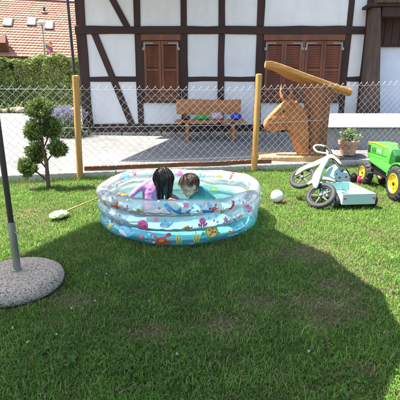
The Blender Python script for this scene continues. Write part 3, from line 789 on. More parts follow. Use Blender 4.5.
for px, py, rx, ry, dy in pads:
    c = np.array(tp_(px, py, dy)); n = 5200; s = TY/FPX*.98
    d = unit(RNG.normal(size=(n, 3))); rr = RNG.uniform(.25, 1.08, n)**.6
    lumpy = np.array([1+.42*noise.noise(Vector(q*1.6)+Vector((px, py, 0)))+.34*noise.noise(Vector(q*4.2)+Vector((py, px, 0))) for q in d])
    pos = c + d*(rr*lumpy)[:, None]*np.array([rx*s, rx*s*.9, ry*s]); nr = unit(d*.6+RNG.normal(size=(n, 3))*.55+np.array([0, 0, .3]))
    col = mixcols(n, [(.10, .165, .038), (.14, .205, .055), (.20, .25, .08), (.065, .11, .028), (.27, .29, .11)], .25)
    if py < 112:
        k = np.linalg.norm(pos-np.array(tp_(33, 107.5, -.2)), axis=1) < .045; col[k] = mixcols(k.sum(), [(.42, .12, .05), (.3, .12, .05)])
    ax_ = unit(d*.9+RNG.normal(size=(n, 3))*.6+np.array([0, 0, .35])); sd_ = unit(np.cross(ax_, RNG.normal(size=(n, 3)))); LL = RNG.uniform(.018, .05, n)[:, None]; WW = LL*.13
    v = np.stack([pos-ax_*LL*.5, pos+sd_*WW, pos+ax_*LL*.5, pos-sd_*WW], 1).reshape(-1, 3); f = np.arange(4*n).reshape(n, 4); cc = np.repeat(col, 4, 0); bulk('foliage_pad', v, f, cc, 'leaf', tree)

# ================================================================= LAVENDER, HEDGES, STONES
lv = G(66, 137, fc(8.7))
lav = thing('lavender_bush', 'lavender bush with violet flower spikes near the house corner', 'bush', (lv.x, lv.y, fc(lv.y)))
n = 900; g = RNG.uniform(0, 2*np.pi, n); tilt = RNG.uniform(0, 1.0, n)**.7
base = np.stack([lv.x+RNG.normal(0, .16, n), lv.y+RNG.normal(0, .12, n), np.full(n, fc(lv.y))], 1)
dirv = unit(np.stack([np.cos(g)*tilt*.75, np.sin(g)*tilt*.6, np.ones(n)], 1)); L = RNG.uniform(.45, .72, n)
tip = base+dirv*L[:, None]; side = unit(np.cross(dirv, RNG.normal(size=(n, 3))))
w = .004; V = np.stack([base-side*w, base+side*w, tip+side*w*.6, tip-side*w*.6], 1).reshape(-1, 3); F = np.arange(4*n).reshape(n, 4)
bulk('stems', V, F, np.repeat(mixcols(n, [(.22, .28, .14), (.16, .23, .10)]), 4, 0), 'leaf', lav)['kind'] = 'stuff'
m_ = n*5; idx = np.repeat(np.arange(n), 5); pos = tip[idx]-dirv[idx]*RNG.uniform(-.02, .10, m_)[:, None]+RNG.normal(0, .006, (m_, 3))
v, f, c = leaves(pos, unit(RNG.normal(size=(m_, 3))), RNG.uniform(.02, .04, m_), .6, mixcols(m_, [(.28, .23, .42), (.36, .31, .50), (.22, .18, .34)])); bulk('flowers', v, f, c, 'leaf', lav)['kind'] = 'stuff'
m_ = 2600; pos = np.stack([lv.x+RNG.normal(0, .22, m_), lv.y+RNG.normal(0, .18, m_), fc(lv.y)+np.abs(RNG.normal(.12, .12, m_))], 1)
v, f, c = leaves(pos, unit(RNG.normal(size=(m_, 3))+np.array([0, 0, .8])), RNG.uniform(.04, .08, m_), .25, mixcols(m_, [(.20, .27, .12), (.13, .2, .07), (.26, .33, .15)])); bulk('foliage', v, f, c, 'leaf', lav)['kind'] = 'stuff'

def hedge(name, label, x0, x1, y0, y1, z0, z1, n, cols, size, seed, rnd=.25):
    t = thing(name, label, 'hedge', ((x0+x1)/2, (y0+y1)/2, z0))
    c = np.array([(x0+x1)/2, (y0+y1)/2, z0]); h = np.array([(x1-x0)/2, (y1-y0)/2, z1-z0])
    u = RNG.uniform(-1, 1, (n, 3)); fct = RNG.choice(3, n, p=[.15, .5, .35])
    for k in range(3):
        m_ = fct == k; u[m_, k] = np.where(RNG.random(m_.sum()) < (.5 if k == 0 else .8 if k == 1 else 0), -1, 1)*(1-np.abs(RNG.normal(0, .10, m_.sum())))
    u[:, 2] = (u[:, 2]+1)/2
    pos = c+u*h; off = np.array([noise.noise(Vector(q*1.1)+Vector((seed, 0, 0))) for q in pos]); off2 = np.array([noise.noise(Vector(q*3.1)+Vector((seed, 4, 0))) for q in pos])
    nr = unit(np.where(np.arange(3) == fct[:, None], np.sign(u+1e-6), 0)+RNG.normal(size=(n, 3))*.6)
    cen = c+np.array([0, 0, h[2]*.5]); pos = cen+(pos-cen)*(1+.20*off+.20*off2)[:, None]
    pos[:, 2] = np.maximum(pos[:, 2], z0+.03)
    v, f, cc = leaves(pos, nr, RNG.uniform(size*.7, size*1.5, n), .5, mixcols(n, cols, .2)*(1+.3*off2[:, None])); bulk('foliage', v, f, cc, 'leaf', t)
    mb = MB(); k = max(3, int((x1-x0)/.55))
    for i in range(k):
        x = x0+(x1-x0)*(i+.5)/k+random.uniform(-.1, .1); y = (y0+y1)/2+random.uniform(-.1, .1)
        mb.tube([(x, y, z0-.05), (x+random.uniform(-.1, .1), y, z0+(z1-z0)*.4), (x+random.uniform(-.3, .3), y+random.uniform(-.2, .2), z0+(z1-z0)*.8)], [.05, .035, .015], 7)
    mb.build('branches', 'greywood', t, smooth=True)['kind'] = 'stuff'
    return t
HG = 16.4; hz0 = fc(17)
hx0, hx1 = Y(17, 80, HG).x, Y(100, 80, HG).x
ztp = Y(50, 57, HG).z
HC = [(.20, .26, .06), (.25, .30, .085), (.13, .18, .045), (.31, .34, .11), (.09, .13, .035)]
hedge('clipped_hedge', 'tall clipped green hedge between the road and the tiled roof', hx0, hx1, HG, HG+1.3, hz0, ztp, 26000, HC, .085, 1)
hedge('loose_shrub', 'looser light green shrub left of the clipped hedge', Y(-45, 80, HG).x, Y(15, 80, HG).x, HG-.2, HG+1.1, hz0, Y(8, 59, HG).z, 20000, [(.15, .22, .05), (.20, .27, .07), (.10, .16, .04), (.25, .30, .09), (.07, .11, .025)], .095, 7)
rk = thing('rock_border', 'low border of pale rounded rocks at the foot of the hedge', 'rocks', (-7, HG-.6, hz0))
x = Y(-30, 100, HG-.6).x
while x < Y(86, 100, HG-.6).x:
    w = random.uniform(.14, .34); mb = MB(); sd = random.random()*50
    mb.ell((x, HG-.55+random.uniform(-.25, .2), hz0+w*.18), (w*.6, w*.5, w*.42), None, 10, 7, lambda d: 1+.25*noise.noise(d*1.6+Vector((sd, 0, 0)))); mb.build('rock', 'stone', rk, smooth=True); x += w*1.25
m_ = 2500; pos = np.stack([RNG.uniform(-10.5, -4.2, m_), RNG.uniform(HG-.75, HG-.05, m_), hz0+np.abs(RNG.normal(.10, .12, m_))], 1)
v, f, c = leaves(pos, unit(RNG.normal(size=(m_, 3))+np.array([0, 0, .5])), RNG.uniform(.07, .13, m_), .4, mixcols(m_, HC)); tag(bulk('ground_cover', v, f, c, 'leaf'), 'low green ground cover between the rocks under the hedge', 'plants', kind='stuff')

# ================================================================= NEIGHBOUR HOUSE, LAMP, SIGN
NY = 26.0
zE = Y(40, 57, NY).z; zR = Y(30, 1.0, NY+6.0).z
x0, x1 = Y(-70, 30, NY).x, Y(170, 30, NY).x
nb = thing('tiled_neighbour_house', 'neighbouring house with a wide sunlit red tiled roof and three skylights', 'house', ((x0+x1)/2, NY+6, .4))
NC = Vector((Y(40, 57, NY).x, NY, 0)); NM = Matrix.Translation(NC) @ Matrix.Rotation(R_(15), 4, 'Z') @ Matrix.Translation(-NC)
MB(NM).box((x0+.4, NY+.7, .3), (x1-.4, NY+11.7, zE+.3)).build('wall', 'rend', nb)
A = Vector((0, NY, zE)); B = Vector((0, NY+6.2, zR)); sv = (B-A); sl = sv.length; su = sv.normalized(); sn = Vector((0, -su.z, su.y))
mb = MB(NM); mb.prism([Vector((x0, 0, 0))+A-sn*.06, Vector((x1, 0, 0))+A-sn*.06, Vector((x1, 0, 0))+B-sn*.06, Vector((x0, 0, 0))+B-sn*.06], -sn*.2)
roof = mb.build('roof', 'tilebase', nb)
MB(NM).prism([Vector((x0, NY+6.21, zR-.07)), Vector((x1, NY+6.21, zR-.07)), Vector((x1, NY+12.4, zE)), Vector((x0, NY+12.4, zE))], (0, 0, .2)).build('roof', 'tilebase', nb)
rowh, tw = .33, .24; nr_ = int(sl/rowh); nc = int((x1-x0)/tw)
V = []; F = []; CC = []
for r in range(nr_+1):
    for k in range(nc):
        xa = x0+k*tw+(tw/2 if r % 2 else 0); a = A+su*(r*rowh); lift = .035+RNG.uniform(-.006, .006)
        b = len(V)
        col = np.array([.50, .25, .17])*RNG.uniform(.84, 1.12)*np.array([1, RNG.uniform(.95, 1.06), RNG.uniform(.93, 1.07)])
        for dx, ds, h in ((.004, 0, lift), (tw*.5, -.05, lift+.008), (tw-.004, 0, lift), (tw-.004, rowh+.05, -.012), (.004, rowh+.05, -.012), (.004, 0, lift-.03), (tw*.5, -.05, lift-.03), (tw-.004, 0, lift-.03)):
            q = Vector((xa+dx, 0, 0))+a+su*ds+sn*h; V.append(q[:]); CC.append(col)
        F += [(b, b+1, b+2, b+3), (b, b+3, b+4, b), (b+5, b+6, b+1, b), (b+6, b+7, b+2, b+1)]
F3 = []
for q in F:
    if q[0] == q[3]: F3.append(q[:3])
    else: F3 += [(q[0], q[1], q[2]), (q[0], q[2], q[3])]
V = np.array(V); V = (np.array(NM)[:3, :3] @ V.T).T+np.array(NM)[:3, 3]
bulk('roof_tiles', V, np.array(F3), np.array(CC), 'tile', nb)['kind'] = 'stuff'
mb = MB(NM); mb.tube([Vector((x0, B.y, zR+.02)), Vector((x1, B.y, zR+.02))], .11, 8); mb.build('ridge', 'tilebase', nb, smooth=True)
def onroof(px, py): return NM.inverted() @ PL(px, py, NM @ Vector((NC.x, A.y, A.z)), NM.to_3x3() @ sn)
for i, (px, py) in enumerate(((8.2, 23), (32, 22.5), (49.3, 26.3))):
    c = onroof(px, py); w, h = .22, .48
    X = Vector((1, 0, 0)); q = lambda a, b, t: c+X*a+su*b+sn*t
    fr = MB(NM); fr.prism([q(-w-.08, -h-.08, .02), q(w+.08, -h-.08, .02), q(w+.08, h+.08, .02), q(-w-.08, h+.08, .02)], sn*.09); sky_ = fr.build('skylight', 'slatedark', nb)
    g_ = MB(NM); g_.prism([q(-w, -h, .115), q(w, -h, .115), q(w, h, .115), q(-w, h, .115)], sn*.01); g_.build('pane', 'glass' , sky_)
    for s in ((-w-.03, -w+.02), (w-.02, w+.03)):
        g_ = MB(NM); g_.prism([q(s[0], -h, .127), q(s[1], -h, .127), q(s[1], h, .127), q(s[0], h, .127)], sn*.02); g_.build('frame', 'steel', sky_)
c = onroof(44.5, 13); mb = MB(NM); mb.tube([c-Vector((0, 0, .1)), c+Vector((0, 0, .30)), c+Vector((0, 0, .31)), c+Vector((0, 0, .40))], [.07, .07, .11, .09], 10); mb.build('vent_pipe', 'slatedark', nb, smooth=True)
mb = MB(NM); mb.lathe([(.22, 0), (.10, .12)], c-Vector((0, .03, .03)), 12); mb.build('vent_flashing', 'steel', nb, smooth=True)
a, b, d = onroof(-6, 53), onroof(9, 45), onroof(9, 53)
mb = MB(NM); mb.prism([a+sn*.05, d+sn*.05, b+sn*.05+Vector((0, 0, .1))], sn*.6+Vector((0, -.3, 0))); mb.build('dormer', 'tilebase', nb)
LY = 19.5
lt = Y(41.8, 23.5, LY); lp = thing('street_lamp', 'thin pale street lamp standing behind the hedge', 'street lamp', (lt.x+.1, LY, fc(17)))
mb = MB(); mb.tube([(Y(44.5, 56, LY).x, LY, fc(17)), (Y(43.6, 40, LY).x, LY, Y(43, 40, LY).z), (lt.x, LY, lt.z)], [.05, .035, .025], 9); mb.build('pole', 'steel', lp, smooth=True)
mb = MB(); mb.lathe([(0, .10), (.10, .09), (.19, .02), (.20, -.03), (.12, -.07), (0, -.08)], lt+Vector((-.02, -.02, .03)), 18); mb.build('lamp_head', 'white', lp, smooth=True)
SY = 18.6
pts = [Y(45.2, 43, SY), Y(51.3, 41.7, SY), Y(53.3, 52.5, SY), Y(47.0, 53.8, SY)]
sg = thing('warning_sign', 'small red and yellow sign with a blue diagonal band behind the hedge', 'sign', (pts[3].x, SY, fc(17)))
mb = MB(); mb.col = (.62, .05, .10); mb.prism(pts, (0, .03, 0)); pn = mb.build('panel', 'signcol', sg)
e1, e2 = pts[1]-pts[0], pts[3]-pts[0]
def sp(u, v): return pts[0]+e1*u+e2*v+Vector((0, -.004, 0))
for poly, col in (([(0, 0), (.55, 0), (1, .32), (1, .55), (0, .1)], (.80, .48, .06)), ([(0, .16), (1, .66), (1, .86), (0, .40)], (.10, .16, .42)), ([(0, .46), (.55, .75), (.55, 1), (0, .72)], (.80, .50, .08))):
    mb = MB(); mb.col = col; mb.prism([sp(*q) for q in poly], (0, -.003, 0)); mb.build('painted_band', 'signcol', pn)
mb = MB(); mb.tube([((pts[0].x+pts[1].x)/2, SY+.06, fc(17)), ((pts[0].x+pts[1].x)/2, SY+.06, pts[0].z)], .03, 8); mb.build('post', 'steel', sg, smooth=True)

# ================================================================= PARASOL
pb = G(18, 273.5, .07); bc = Vector((pb.x-.005, pb.y-.02, 0))
par = thing('parasol', 'garden parasol with dark pole in a round pebbled concrete foot', 'parasol', bc)
mb = MB(); prof = [(0, -.01), (.245, -.01), (.270, .012), (.277, .04), (.266, .066), (.24, .083), (.18, .09), (0, .092)]
mb.lathe(prof, bc, 64); o = mb.build('foot', 'pebble', par, smooth=True)
mb = MB(); mb.lathe([(.0, .088), (.026, .088), (.026, .098), (.0215, .10), (.0215, .40), (.018, .40), (.018, .39)], (pb.x, pb.y, 0), 24); auto_smooth(mb.build('sleeve', 'steel', par), 40)
mb = MB(); mb.tube([(pb.x+.020, pb.y-.01, .34), (pb.x+.042, pb.y-.02, .34)], .005, 8); mb.build('clamp_screw', 'steel', par)
SHC = Vector((-.14, 2.08, 0)); CR, CRY, CZ = 1.36, 1.50, 2.24
hub = Vector((SHC.x-SHX*CZ, SHC.y-SHY*CZ, CZ+.42))
mb = MB(); mb.tube([(pb.x, pb.y, .12), (pb.x, pb.y, .9), (pb.x, pb.y, 1.72), (pb.x+.005, pb.y+.005, 1.9), (hub.x, hub.y, hub.z-.02)], .0160, 16); auto_smooth(mb.build('pole', 'black_metal', par), 40)
# unseen canopy shaped for its shadow; far edge drawn in to sunlight the pool
tips = [Vector((x-SHX*CZ, y-SHY*CZ, CZ)) for x, y in ((.66, 3.14), (.96, 2.60), (1.08, 2.00), (1.00, 1.48), (.60, 1.06), (-.30, .45), (-1.20, .95), (-1.42, 2.30), (-.98, 3.34))]
sags = [.01, .01, .01, .01, .04, .05, .05, .02, .26]; nseg = len(tips); ES = 6
mb = MB(); top_ = mb.p(hub); ringv = []
rim = []
for i in range(nseg):
    a, b = tips[i], tips[(i+1) % nseg]
    for k in range(ES):
        t = k/ES; q = a.lerp(b, t); sg_ = sags[i]*math.sin(math.pi*t); rim.append(q+(Vector((hub.x, hub.y, CZ))-q)*sg_-Vector((0, 0, .04*math.sin(math.pi*t))))
for lv_ in (.25, .5, .75, 1.0):
    ringv.append([mb.p(hub.lerp(q, lv_)) for q in rim])
m_ = len(rim)
for i in range(m_): mb.face((top_, ringv[0][i], ringv[0][(i+1) % m_]))
for a, b in zip(ringv, ringv[1:]):
    for i in range(m_): mb.face((a[i], b[i], b[(i+1) % m_], a[(i+1) % m_]))
mb.build('canopy', 'canopy', par, smooth=True)
for q in tips:
    mb = MB(); mb.tube([hub-Vector((0, 0, .03)), q-Vector((0, 0, .012))], .008, 6); mb.build('rib', 'black_metal', par)
mb = MB(); mb.lathe([(.05, -.08), (.05, -.01), (.02, .03), (.012, .08), (0, .09)], hub, 14); mb.build('hub', 'black_metal', par, smooth=True)

# ================================================================= PADDLING POOL
PC = Vector((-.195, 3.475, 0)); PR, pr = .692, .0615
pool = thing('paddling_pool', 'round inflatable three-ring clear paddling pool printed with sea animals', 'pool', PC)
ringz = [.060, .176, .292]; ring_o = []
def ring_point(g, h, k, lift=0.):
    """a point on the soft skin of ring k: angle g round the pool, h round the tube"""
    out_ = 1+.016*math.sin(3*g+k)+.010*math.sin(7*g+2*k)+.006*math.sin(13*g+k)
    wz = .006*math.sin(2*g+1.3)+(.012*math.sin(g*3+.5)+.005*math.sin(g*8) if k == 2 else 0)
    seam = abs(math.sin(h))**4; c, s_ = math.cos(g), math.sin(g)
    puck = noise.noise(Vector((c*17, s_*17, k*3+math.sin(h)*1.2)))*.085*seam + noise.noise(Vector((c*30, s_*30, k*5+math.cos(h)*.8)))*.05*seam
    r = pr*(1-.02*k)*(1+puck+.035*noise.noise(Vector((c*6, s_*6, k+math.sin(h)))))+lift
    R = PR*out_+r*math.cos(h)
    return Vector((PC.x+R*c, PC.y+R*s_, ringz[k]+wz+r*math.sin(h)))
for k, (z0, mt) in enumerate(zip(ringz, ('vinyl_low', 'vinyl_mid', 'vinyl_top'))):
    mb = MB(); K, Q = 320, 26
    for i in range(K):
        for j in range(Q): mb.p(ring_point(2*math.pi*i/K, 2*math.pi*j/Q, k))
    for i in range(K):
        for j in range(Q): mb.face((i*Q+j, ((i+1) % K)*Q+j, ((i+1) % K)*Q+(j+1) % Q, i*Q+(j+1) % Q))
    o = mb.build('ring', mt, pool, smooth=True); ring_o.append(o)
mb = MB(); n = 72; mb.lathe([(0, .012), (.3, .012), (.5, .013), (PR-.03, .016)], PC, n, cap=False); mb.build('floor', 'poolfloor', pool, smooth=True)
mb = MB(); mb.lathe([(0, .150), (.2, .150), (.4, .150), (.6, .150), (PR-.055, .150)], PC, n, cap=False); mb.build('water', 'water', pool, smooth=True)
mb = MB(); g = R_(200); mb.lathe([(.016, 0), (.016, .012), (.012, .02), (0, .02)], (PC.x+PR*math.cos(g), PC.y+PR*math.sin(g), ringz[2]+pr*.97), 12); mb.build('valve', 'white', pool, smooth=True)

# prints: shapes of ellipses and polygons wrapped on the rings
RED, ORG_, YEL, BLU, PNK, GRN, WHT, LBL, MAG = (.62, .05, .03), (.75, .24, .04), (.80, .60, .08), (.05, .32, .66), (.75, .16, .38), (.10, .42, .12), (.85, .85, .85), (.22, .62, .82), (.62, .04, .26)
def E(c, x, y, rx, ry, rot=0): return (c, 'e', x, y, rx, ry, rot)
def Pg(c, *pts): return (c, 'p', pts)
SH = {
 'crab': [E(RED, 0, 0, .5, .32), E(RED, -.75, .45, .24, .2), E(RED, .75, .45, .24, .2), Pg(RED, (-.4, .15), (-.75, .35), (-.7, .5), (-.3, .3)), Pg(RED, (.4, .15), (.75, .35), (.7, .5), (.3, .3)),
          Pg(RED, (-.4, -.1), (-.85, -.25), (-.8, -.4), (-.3, -.25)), Pg(RED, (.4, -.1), (.85, -.25), (.8, -.4), (.3, -.25)), Pg(RED, (-.2, -.25), (-.5, -.6), (-.38, -.65), (-.05, -.3)), Pg(RED, (.2, -.25), (.5, -.6), (.38, -.65), (.05, -.3)), E(ORG_, 0, -.02, .3, .15)],
 'fish': [E(ORG_, 0, 0, .6, .34), Pg(ORG_, (.5, 0), (1, .38), (.9, 0), (1, -.38)), Pg(YEL, (-.1, .3), (.25, .6), (.3, .25)), E(YEL, .05, 0, .1, .3), E(WHT, -.35, .08, .1, .1)],
 'yfish': [E(YEL, 0, 0, .6, .42), Pg(YEL, (.5, 0), (1, .4), (1, -.4)), E(GRN, .1, 0, .07, .34), E(GRN, -.15, 0, .07, .36), E(WHT, -.38, .1, .1, .1)],
 'dolphin': [Pg(BLU, (-1, .55), (-.8, .7), (-.3, .25), (.2, -.05), (.55, -.1), (.2, -.32), (-.4, -.15), (-.8, .2)), Pg(BLU, (.5, -.02), (1, .35), (.8, .02), (.95, -.4), (.55, -.15)), Pg(BLU, (-.2, .1), (.2, .42), (.25, .0)), Pg(BLU, (-.15, -.25), (.1, -.7), (.2, -.28)), Pg(WHT, (-.95, .5), (-.4, -.12), (.1, -.28), (-.35, .08))],
 'whale': [E(LBL, -.1, 0, .72, .45), Pg(LBL, (.45, .1), (.85, .5), (1.05, .42), (.7, -.1)), Pg(LBL, (.8, .35), (.75, .75), (1, .6)), E(WHT, -.2, -.22, .5, .18), E(BLU, -.5, .08, .07, .07), Pg(BLU, (-.2, .42), (-.35, .75), (-.15, .62), (0, .8), (-.08, .42))],
 'star': [Pg(PNK, *[((.9 if i % 2 == 0 else .42)*math.sin(i*math.pi/5), (.9 if i % 2 == 0 else .42)*math.cos(i*math.pi/5)) for i in range(10)]), E(YEL, 0, 0, .18, .18)],
 'octopus': [E(PNK, 0, .2, .55, .5), E(PNK, -.55, -.35, .2, .3, .4), E(PNK, -.2, -.45, .17, .33), E(PNK, .2, -.45, .17, .33), E(PNK, .55, -.35, .2, .3, -.4), E(MAG, -.2, .35, .12, .1), E(MAG, .22, .1, .12, .1), E(MAG, .1, .5, .09, .08)],
 'turtle': [E(GRN, 0, 0, .72, .62), E(YEL, 0, 0, .58, .5), E(GRN, -.7, .5, .25, .17, .6), E(GRN, .75, .35, .28, .15, -.4), E(GRN, -.6, -.5, .22, .16, -.6), E(GRN, .55, -.5, .22, .16, .6), E(GRN, -.95, .05, .22, .2), E(RED, -.2, .18, .12, .1), E(RED, .2, .2, .12, .1), E(RED, 0, -.1, .13, .11), E(RED, -.3, -.22, .1, .09), E(RED, .3, -.2, .1, .09)],
 'seahorse': [E(RED, 0, .55, .26, .26), E(RED, -.25, .55, .25, .09), E(RED, .08, .1, .28, .4), E(RED, .02, -.38, .18, .3, .3), E(RED, -.18, -.65, .2, .14)],
 'weed': [E(YEL, -.3, 0, .1, .6, .1), E(YEL, 0, .15, .1, .75), E(YEL, .3, -.05, .1, .55, -.1), E(GRN, -.15, -.2, .08, .45, .15), E(GRN, .16, -.2, .08, .45, -.1)],
 'boat': [Pg(WHT, (-.05, .9), (-.7, -.3), (-.05, -.3)), Pg(LBL, (.05, .9), (.65, -.3), (.05, -.3)), Pg(BLU, (-.8, -.4), (.8, -.4), (.5, -.8), (-.5, -.8))],
 'dots': [E(LBL, -.5, .2, .18, .18), E(PNK, .1, -.2, .14, .14), E(LBL, .5, .35, .2, .2), E(WHT, -.1, .55, .14, .14), E(WHT, .55, -.4, .2, .2)],
}
NAMES = {'crab': 'printed_crab', 'fish': 'printed_fish', 'yfish': 'printed_fish', 'dolphin': 'printed_dolphin', 'whale': 'printed_whale', 'star': 'printed_starfish', 'octopus': 'printed_octopus', 'turtle': 'printed_turtle', 'seahorse': 'printed_seahorse', 'weed': 'printed_seaweed', 'boat': 'printed_boat', 'dots': 'printed_bubbles'}
def stamp(kind, th, phi, ring, size, rot=0, inner=False):
    size *= 1.28; mb = MB(); z0 = ringz[ring]; cr, sr = math.cos(rot), math.sin(rot)
    def put(x, y, lay):
        x, y = (x*cr-y*sr)*size, (x*sr+y*cr)*size
        s = -1 if inner else 1
        g = th+x/(PR+pr)*s; h = phi+y/pr
        if inner: h = math.pi-h
        return mb.p(ring_point(g, h, ring, .0022+.0005*lay))
    for lay, s in enumerate(SH[kind]):
        mb.col = s[0]
        if s[1] == 'e':
            _, _, x, y, rx, ry, a = s; ca, sa = math.cos(a), math.sin(a)
            def q(t, m_): u, v = rx*m_*math.cos(t), ry*m_*math.sin(t); return put(x+u*ca-v*sa, y+u*sa+v*ca, lay)
            c = put(x, y, lay); r1 = [q(2*math.pi*i/14, .5) for i in range(14)]; r2 = [q(2*math.pi*i/14, 1) for i in range(14)]
            for i in range(14): mb.face((c, r1[i], r1[(i+1) % 14])); mb.face((r1[i], r2[i], r2[(i+1) % 14], r1[(i+1) % 14]))
        else:
            pts = s[2]; mx = sum(p[0] for p in pts)/len(pts); my = sum(p[1] for p in pts)/len(pts)
            c = put(mx, my, lay); n = len(pts)
            r1 = [put((p[0]+mx)/2, (p[1]+my)/2, lay) for p in pts]; r2 = [put(*p, lay) for p in pts]
            for i in range(n): mb.face((c, r1[i], r1[(i+1) % n])); mb.face((r1[i], r2[i], r2[(i+1) % n], r1[(i+1) % n]))
    mb.build(NAMES[kind], 'print', ring_o[ring])
def stamp_px(kind, px, py, size, rot=0, inner=False):
    d = ray(px, py); Rr = PR+(pr if not inner else -pr)
    ox, oy = CAMP.x-PC.x, CAMP.y-PC.y; a = d.x**2+d.y**2; b = 2*(ox*d.x+oy*d.y); c = ox*ox+oy*oy-Rr*Rr; D_ = b*b-4*a*c
    if D_ < 0: return
    t = (-b+(math.sqrt(D_) if inner else -math.sqrt(D_)))/(2*a); q = CAMP+d*t
    th = math.atan2(q.y-PC.y, q.x-PC.x); k = min(range(3), key=lambda i: abs(ringz[i]-q.z))
    s = max(-.95, min(.95, (q.z-ringz[k])/pr)); stamp(kind, th, math.asin(s), k, size, rot, inner)
for a in (('seahorse', 105.5, 203, .034, .3), ('crab', 116.5, 207.5, .042, .4), ('yfish', 139.5, 211, .030), ('dolphin', 178, 213.5, .085, 0), ('star', 186, 206, .026), ('boat', 209, 206, .058), ('crab', 214.5, 208, .032, .5), ('seahorse', 233.5, 203.5, .042, -.7),
          ('dots', 128, 205, .05), ('dots', 158, 207, .06), ('dots', 197, 210, .05), ('dots', 244, 200, .05), ('star', 156, 219, .022), ('weed', 224, 210, .04),
          ('octopus', 144, 225.5, .062), ('fish', 187, 227.5, .036), ('whale', 166, 224, .045), ('octopus', 203, 222, .04), ('whale', 236, 224, .070), ('octopus', 251.5, 208, .045, .3), ('fish', 240, 217, .026, .3), ('star', 226, 219, .026), ('fish', 127, 227, .030), ('star', 111.5, 219, .024), ('dots', 118, 219, .05), ('dots', 214, 219, .05),
          ('turtle', 213, 231.5, .066, .2), ('crab', 162, 239, .062, .15), ('whale', 124.5, 232, .070, -.3), ('weed', 196, 236.5, .050), ('weed', 179, 238, .045), ('yfish', 109, 226.5, .045, .8), ('star', 141, 236, .026), ('seahorse', 257.5, 216, .040, -.3), ('fish', 230, 232, .03), ('dots', 150, 238, .05), ('dots', 244, 228, .05)):
    stamp_px(*a)
for a in (('dolphin', 200, 173, .06, -.3), ('fish', 219, 176, .045), ('seahorse', 231, 176, .045), ('whale', 126, 178, .06), ('star', 136, 175, .035), ('boat', 247, 180, .05), ('weed', 243, 190, .05), ('turtle', 214, 190, .045), ('fish', 116, 187, .04), ('dots', 150, 175, .06), ('octopus', 180, 172, .04)):
    stamp_px(*a, inner=True)

# ================================================================= CHILDREN
SK = (.36, .19, .122)
def cone(mb, p0, p1, r0, r1, k=14):
    p0, p1 = Vector(p0), Vector(p1); ax = (p1-p0); L = ax.length; t = ax.normalized(); prof = []
    for i in range(5): a = math.pi/2*(1-i/4); prof.append((r0*math.cos(a), -r0*math.sin(a)))
    for i in range(5): a = math.pi/2*i/4; prof.append((r1*math.cos(a), L+r1*math.sin(a)))
    mb.lathe(prof, p0, k, t)
def hand(mb, w, d, side, up, s=1.0):
    """palm and five curled fingers at wrist w, pointing d; side = towards the thumb"""
    w = Vector(w); d = Vector(d).normalized(); side = (Vector(side)-d*Vector(side).dot(d)).normalized(); nrm = d.cross(side)
    if nrm.dot(Vector(up)) < 0: nrm = -nrm
    for k in range(4):
        o = (1.5-k)*.0105*s
        b = w+side*o*.6; kn = w+d*.036*s+side*o*1.15
        cone(mb, b, kn, .0105*s, .0090*s, 10)
        L = (.017, .020, .019, .014)[k]*s
        m1 = kn+(d*.92-nrm*.35).normalized()*L; m2 = m1+(d*.6-nrm*.8).normalized()*L*.85
        cone(mb, kn, m1, .0066*s, .0060*s, 8); cone(mb, m1, m2, .0060*s, .0050*s, 8)
    tb_ = w+d*.010*s+side*.014*s; t1 = tb_+(side*.8+d*.6-nrm*.2).normalized()*.022*s; t2 = t1+(d*.9+side*.2-nrm*.3).normalized()*.016*s
    cone(mb, tb_, t1, .0085*s, .0068*s, 8); cone(mb, t1, t2, .0066*s, .0055*s, 8)
def frame(f, u):
    f = Vector(f).normalized(); u = Vector(u); u = (u-f*u.dot(f)).normalized(); r = f.cross(u)
    return Matrix((r, f, u)).transposed()          # columns: right, forward, up
def head_parts(mb, c, Rm, s=1.0):
    L = lambda x, y, z: Vector(c)+Rm @ (Vector((x, y, z))*s)
    mb.ell(L(0, -.012, .018), (.074*s, .088*s, .078*s), Rm, 28, 20)
    mb.ell(L(0, .022, -.030), (.058*s, .056*s, .060*s), Rm, 22, 16)        # face, jaw
    for q in (-1, 1):
        mb.ell(L(q*.032, .048, -.034), (.027*s, .024*s, .026*s), Rm, 12, 10)     # cheeks
        mb.ell(L(q*.076, -.010, -.012), (.009*s, .017*s, .025*s), Rm @ Matrix.Rotation(q*.35, 3, 'Z'), 12, 10)   # ears
    mb.ell(L(0, .080, -.022), (.0105*s, .014*s, .012*s), Rm, 10, 8); mb.ell(L(0, .073, -.008), (.007*s, .010*s, .016*s), Rm, 10, 8)   # nose
    mb.ell(L(0, .068, -.052), (.018*s, .011*s, .008*s), Rm, 10, 8)          # lips
    mb.ell(L(0, .058, -.074), (.018*s, .016*s, .014*s), Rm, 10, 8)          # chin
def head_post(c, Rm, s):
    RT = Rm.transposed(); c = Vector(c)
    def f(v):
        q = (RT @ (v-c))/s
        if q.y > .03:
            for sx in (-1, 1):
                d2 = ((q.x-sx*.030)/.018)**2+((q.z+.002)/.011)**2; q.y -= .008*math.exp(-d2)
            q.y -= .004*math.exp(-((q.x/.017)**2+((q.z+.052)/.0022)**2))
            v = c+Rm @ (q*s)
        return v
    return f
